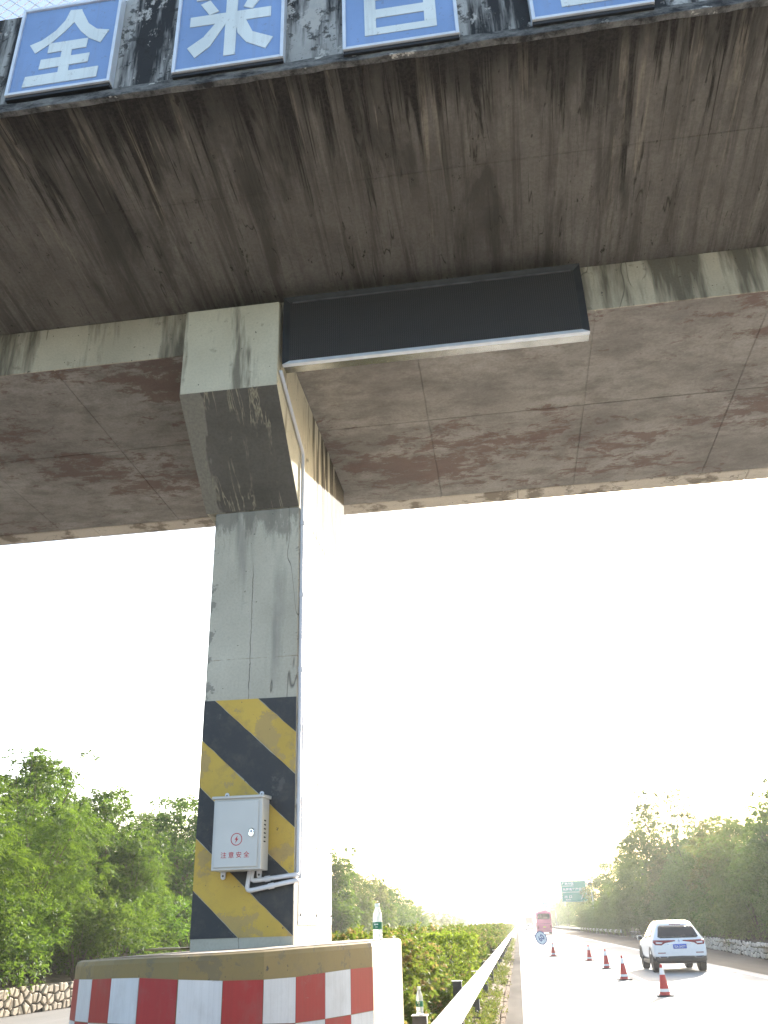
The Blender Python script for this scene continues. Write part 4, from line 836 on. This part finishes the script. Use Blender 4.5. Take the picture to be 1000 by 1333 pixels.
    decal('rear_window', [(-.70, 1.14), (-.62, 1.10), (.62, 1.10), (.70, 1.14), (.60, 1.47), (.54, 1.50), (-.54, 1.50), (-.60, 1.47)], M['car_glass'], .01, cuts=5)
    decal('roof_spoiler', [(-.56, 1.505), (.56, 1.505), (.54, 1.57), (-.54, 1.57)], M['car_white'], .07)
    decal('brake_lamp', [(-.2, 1.52), (.2, 1.52), (.2, 1.54), (-.2, 1.54)], M['lamp_red'], .08)
    for s in (-1, 1):
        tl = decal('tail_lamp', [(s*.895, .97), (s*.84, .89), (s*.62, .875), (s*.50, .945), (s*.13, 1.0), (s*.13, 1.03), (s*.58, 1.035), (s*.88, 1.045)], M['lamp_red'], .012, cuts=4)
        decal('lamp_insert', [(s*.80, .93), (s*.62, .92), (s*.57, .965), (s*.80, .98)], M['lamp_clear'], .02, par=tl)
        decal('reflector', [(s*.78, .62), (s*.52, .62), (s*.52, .645), (s*.78, .645)], M['lamp_red'], .012)
        decal('exhaust_trim', [(s*.74, .475), (s*.47, .475), (s*.44, .525), (s*.77, .53)], M['chrome'], .012)
        decal('exhaust_opening', [(s*.71, .485), (s*.50, .485), (s*.48, .515), (s*.73, .52)], M['hole'], .02)
        decal('side_window', [(.66, 1.14), (1.60, 1.11), (1.60, 1.53), (.98, 1.50)], M['car_glass'], .01, 'x', s=s, cuts=4)
        decal('side_window', [(1.67, 1.11), (3.0, 1.10), (2.52, 1.48), (1.67, 1.53)], M['car_glass'], .01, 'x', s=s, cuts=4)
        for y in (1.42, 2.48): decal('door_handle', [(y, .925), (y+.2, .925), (y+.2, .95), (y, .95)], M['chrome'], .02, 'x', s=s, cuts=1)
        mr = MB().box(s*1.0-.09, s*1.0+.09, 2.72, 2.84, 1.02, 1.17).build('wing_mirror', M['car_white'], c, bevel=.035)
        MB().box(s*1.0-.075, s*1.0+.075, 2.705, 2.725, 1.035, 1.155).build('mirror_glass', M['car_glass'], mr)
        zr = [(bvh.ray_cast(Vector((s*.55, y, 3)), Vector((0, 0, -1)))[0] or Vector((0, 0, 1.6))).z+.02 for y in (.75, 1.3, 1.9, 2.4)]
        MB().tube([(s*.55, y, z) for y, z in zip((.75, 1.3, 1.9, 2.4), zr)], .012, 6).build('roof_rail', M['car_white'], c)
    decal('number_plate', [(-.23, .76), (.23, .76), (.23, .90), (-.23, .90)], M['plate_blue'], .015)
    yp = (bvh.ray_cast(Vector((0, -3, .83)), Vector((0, 1, 0)))[0] or Vector((0, 0, 0))).y
    if not lite: text_facing('plate_lettering', '桂A 2A277', M['sign_white'], c, 0, yp-.026, .83, .38, .085, .02)
    decal('badge', [(0, .965), (.05, 1.01), (0, 1.055), (-.05, 1.01)], M['chrome'], .015)
    decal('chrome_strip', [(-.34, .915), (.34, .915), (.40, .885), (.43, .90), (.36, .935), (-.36, .935), (-.43, .90), (-.40, .885)], M['chrome'], .02)
    decal('wiper', [(-.06, 1.15), (.26, 1.165), (.26, 1.185), (-.06, 1.17)], M['black_plastic'], .025)
    MB().prism([(.70, 1.60), (1.0, 1.62), (.76, 1.70)], -.02, .02, 'x').build('roof_aerial', M['car_white'], c)
    return c
suv((5.58, 35.2, .003), 'white SUV with a blue number plate driving away beside the cones')
c2 = suv((3.1, 285, .003), 'tiny white car far ahead in the glare left of the coach', True)

def coach():
    c = tag(empty('coach', (4.35, 163, .003)), 'pink coach seen from behind far down the road', 'bus')
    P = lambda x, h, r_: [(-x, .35), (x, .35), (x, h-r_), (x-r_*.3, h-r_*.3), (x-r_, h), (-x+r_, h), (-x+r_*.3, h-r_*.3), (-x, h-r_)]
    st = [[(x, y, z) for x, z in P(w_, h, .35)] for y, w_, h in ((0, 1.17, 3.42), (.12, 1.25, 3.5), (11.6, 1.25, 3.5), (12, 1.15, 3.4))]
    loft(st, 8, M['bus_pink'], 'coach_body', c, 0)
    MB().prism([(-1.0, 2.35), (1.0, 2.35), (1.05, 2.5), (1.0, 3.1), (.8, 3.22), (-.8, 3.22), (-1.0, 3.1), (-1.05, 2.5)], -.02, .05, 'y').build('rear_window', M['car_glass'], c)
    MB().box(-1.0, 1.0, -.015, .05, 1.62, 1.72).build('rear_grille', M['bus_dark'], c); MB().box(-1.15, 1.15, -.02, .05, .5, 1.0).build('rear_bumper', M['bus_dark'], c)
    for s in (-1, 1):
        MB().box(s*1.02-.1, s*1.02+.1, -.03, .04, .95, 1.4).build('tail_lamp', M['lamp_red'], c); MB().box(s*1.255-.01, s*1.255+.01, .8, 11.3, 1.9, 3.0).build('side_window', M['car_glass'], c)
        for y in (2.8, 9.2): wheel(c, s*1.08, y, .5, .32, s)
        MB().tube([(s*1.2, 11.7, 2.9), (s*1.45, 11.9, 2.8), (s*1.5, 11.9, 2.2)], .06, 6).build('wing_mirror', M['bus_dark'], c)
    MB().box(-.25, .25, -.025, .03, 1.08, 1.25).build('number_plate', M['plate_yellow'], c); MB().box(-.8, .8, 3, 6, 3.5, 3.68).build('roof_unit', M['bus_pink'], c, bevel=.06)
coach()
def truck():
    c = tag(empty('truck', (3.9, 330, 0)), 'reddish truck far ahead, faint in the glare', 'truck')
    MB().box(-1.25, 1.25, 0, 9.5, 1.2, 3.9).build('cargo_body', M['truck_red'], c, bevel=.06); MB().box(-1.15, 1.15, 9.8, 11.8, .7, 3.1).build('cab', M['truck_red'], c, bevel=.15); MB().box(-.5, .5, 0, 11.5, .8, 1.15).build('chassis', M['black_plastic'], c)
    for s in (-1, 1):
        for y in (1.2, 2.6, 10.6): wheel(c, s*1.05, y, .5, .35, s)
    MB().box(-1.2, 1.2, -.05, .02, .55, .75).build('rear_bumper', M['black_plastic'], c)
truck()

# ================================================================== HIGHWAY SIGNS
def hsign(x0, x1, y, z0, z1, px, label, texts, arrow):
    s = tag(empty('highway_sign', (px, y, 0)), label, 'sign'); O = Matrix.Translation((-px, -y, 0))
    def b_(mb, nm, mt, par=s, **k):
        o = mb.build(nm, mt, par, **k)
        if par is s: o.matrix_parent_inverse = O
        return o
    pn = b_(MB().box(x0, x1, y-.05, y, z0, z1), 'sign_panel', M['sign_green'])
    fr = MB(); w_ = (x1-x0)
    for a, b, c_, d in ((x0+.06, x1-.06, z0+.06, z0+.12), (x0+.06, x1-.06, z1-.12, z1-.06), (x0+.06, x0+.12, z0+.125, z1-.125), (x1-.12, x1-.06, z0+.125, z1-.125)): fr.box(a, b, y-.055, y-.0505, c_, d)
    b_(fr, 'border_line', M['sign_white'])
    for body, u, v, tw, th in texts:
        o = text_facing('sign_lettering', body, M['sign_white'], s, x0+u*w_, y-.056, z0+v*(z1-z0), tw*w_, th*(z1-z0), .02); o.matrix_parent_inverse = O
    if arrow:
        ax, az = x0+.80*w_, z0+.22*(z1-z0); q = .0; A = [(-.30, -.35), (-.19, -.42), (.17, -.02), (.30, -.15), (.36, .38), (-.14, .33), (.02, .16)]
        b_(MB().prism([(ax+u, az+v) for u, v in A], y-.0575, y-.0508, 'y'), 'arrow', M['sign_white'])
    b_(MB().tube([(px, y+.35, 0), (px, y+.35, z1+.3)], .17, 12), 'sign_post', M['pole_grey'], smooth=True)
    for zz in (z0+.7, z1-.7): b_(MB().tube([(px, y+.3, zz), (x0+.5, y+.15, zz)], .09, 8), 'sign_arm', M['pole_grey'])
hsign(8.15, 12.65, 172, 5.0, 8.5, 13.6, 'large green highway exit sign with white lettering above the right trees', [('广西中国', .28, .86, .46, .13), ('GUANGXI CHINA', .29, .75, .44, .055), ('东盟青年产业园', .5, .59, .86, .13), ('ASEAN YOUTH INDUSTRIAL PARK', .5, .46, .9, .055), ('出 口', .26, .25, .28, .13), ('EXIT', .26, .11, .2, .07)], True)
hsign(9.0, 10.9, 340, 5.3, 8.6, 13.4, 'small distant green road sign above the pink coach', [('出口', .5, .7, .6, .22)], True)
# slim mast with a camera head right of the big sign
ms = tag(empty('camera_mast', (12.4, 158, 0)), 'slim mast with a dark head right of the green highway sign', 'mast')
MB().tube([(0, 0, 0), (0, 0, 7.4)], [.11, .06], 8).build('mast_pole', M['pole_grey'], ms); MB().box(-.45, .25, -.15, .15, 7.2, 7.6).build('camera_head', M['post'], ms, bevel=.05); MB().tube([(0, 0, 5.7), (-.9, 0, 5.75)], .05, 6).build('mast_arm', M['post'], ms)

# ================================================================== FAR HOUSE
h = tag(empty('far_house', (-26, 560, 0)), 'hazy white house with a grey pointed roof beyond the hedge', 'building')
MB().box(-4.2, 4.6, 0, 8, 0, 7.2).build('wall', M['house'], h)
MB().add([(-4.8, -.6, 7.2), (2.2, -.6, 7.2), (2.2, 8.6, 7.2), (-4.8, 8.6, 7.2), (-1.3, 4, 10.2)], [(0, 1, 4), (1, 2, 4), (2, 3, 4), (3, 0, 4), (0, 3, 2, 1)]).build('roof', M['roof'], h)
for i in range(4):
    for j in range(2): MB().box(-3.6+i*2.1, -2.4+i*2.1, -.08, .1, 1.4+j*3.2, 3.2+j*3.2).build('window', M['car_glass'], h)
MB().box(2.25, 4.9, -.4, 8.4, 7.21, 7.6).build('roof_terrace', M['roof'], h)

# ================================================================== HAZE
hz = tag(MB().box(-430, 430, YN-8, YF+8, -1.2, 16.5).build('haze', M['road']), 'pale sunlit haze over the road', 'haze', kind='stuff')
hm = bpy.data.materials.new('haze'); hm.use_nodes = True; hm.node_tree.nodes.clear()
ho = hm.node_tree.nodes.new('ShaderNodeOutputMaterial'); pv_ = hm.node_tree.nodes.new('ShaderNodeVolumePrincipled'); hm.node_tree.links.new(pv_.outputs[0], ho.inputs['Volume'])
pv_.inputs['Color'].default_value = (.95, .95, .95, 1); pv_.inputs['Density'].default_value = .0004; pv_.inputs['Anisotropy'].default_value = .45
hz.data.materials.clear(); hz.data.materials.append(hm)
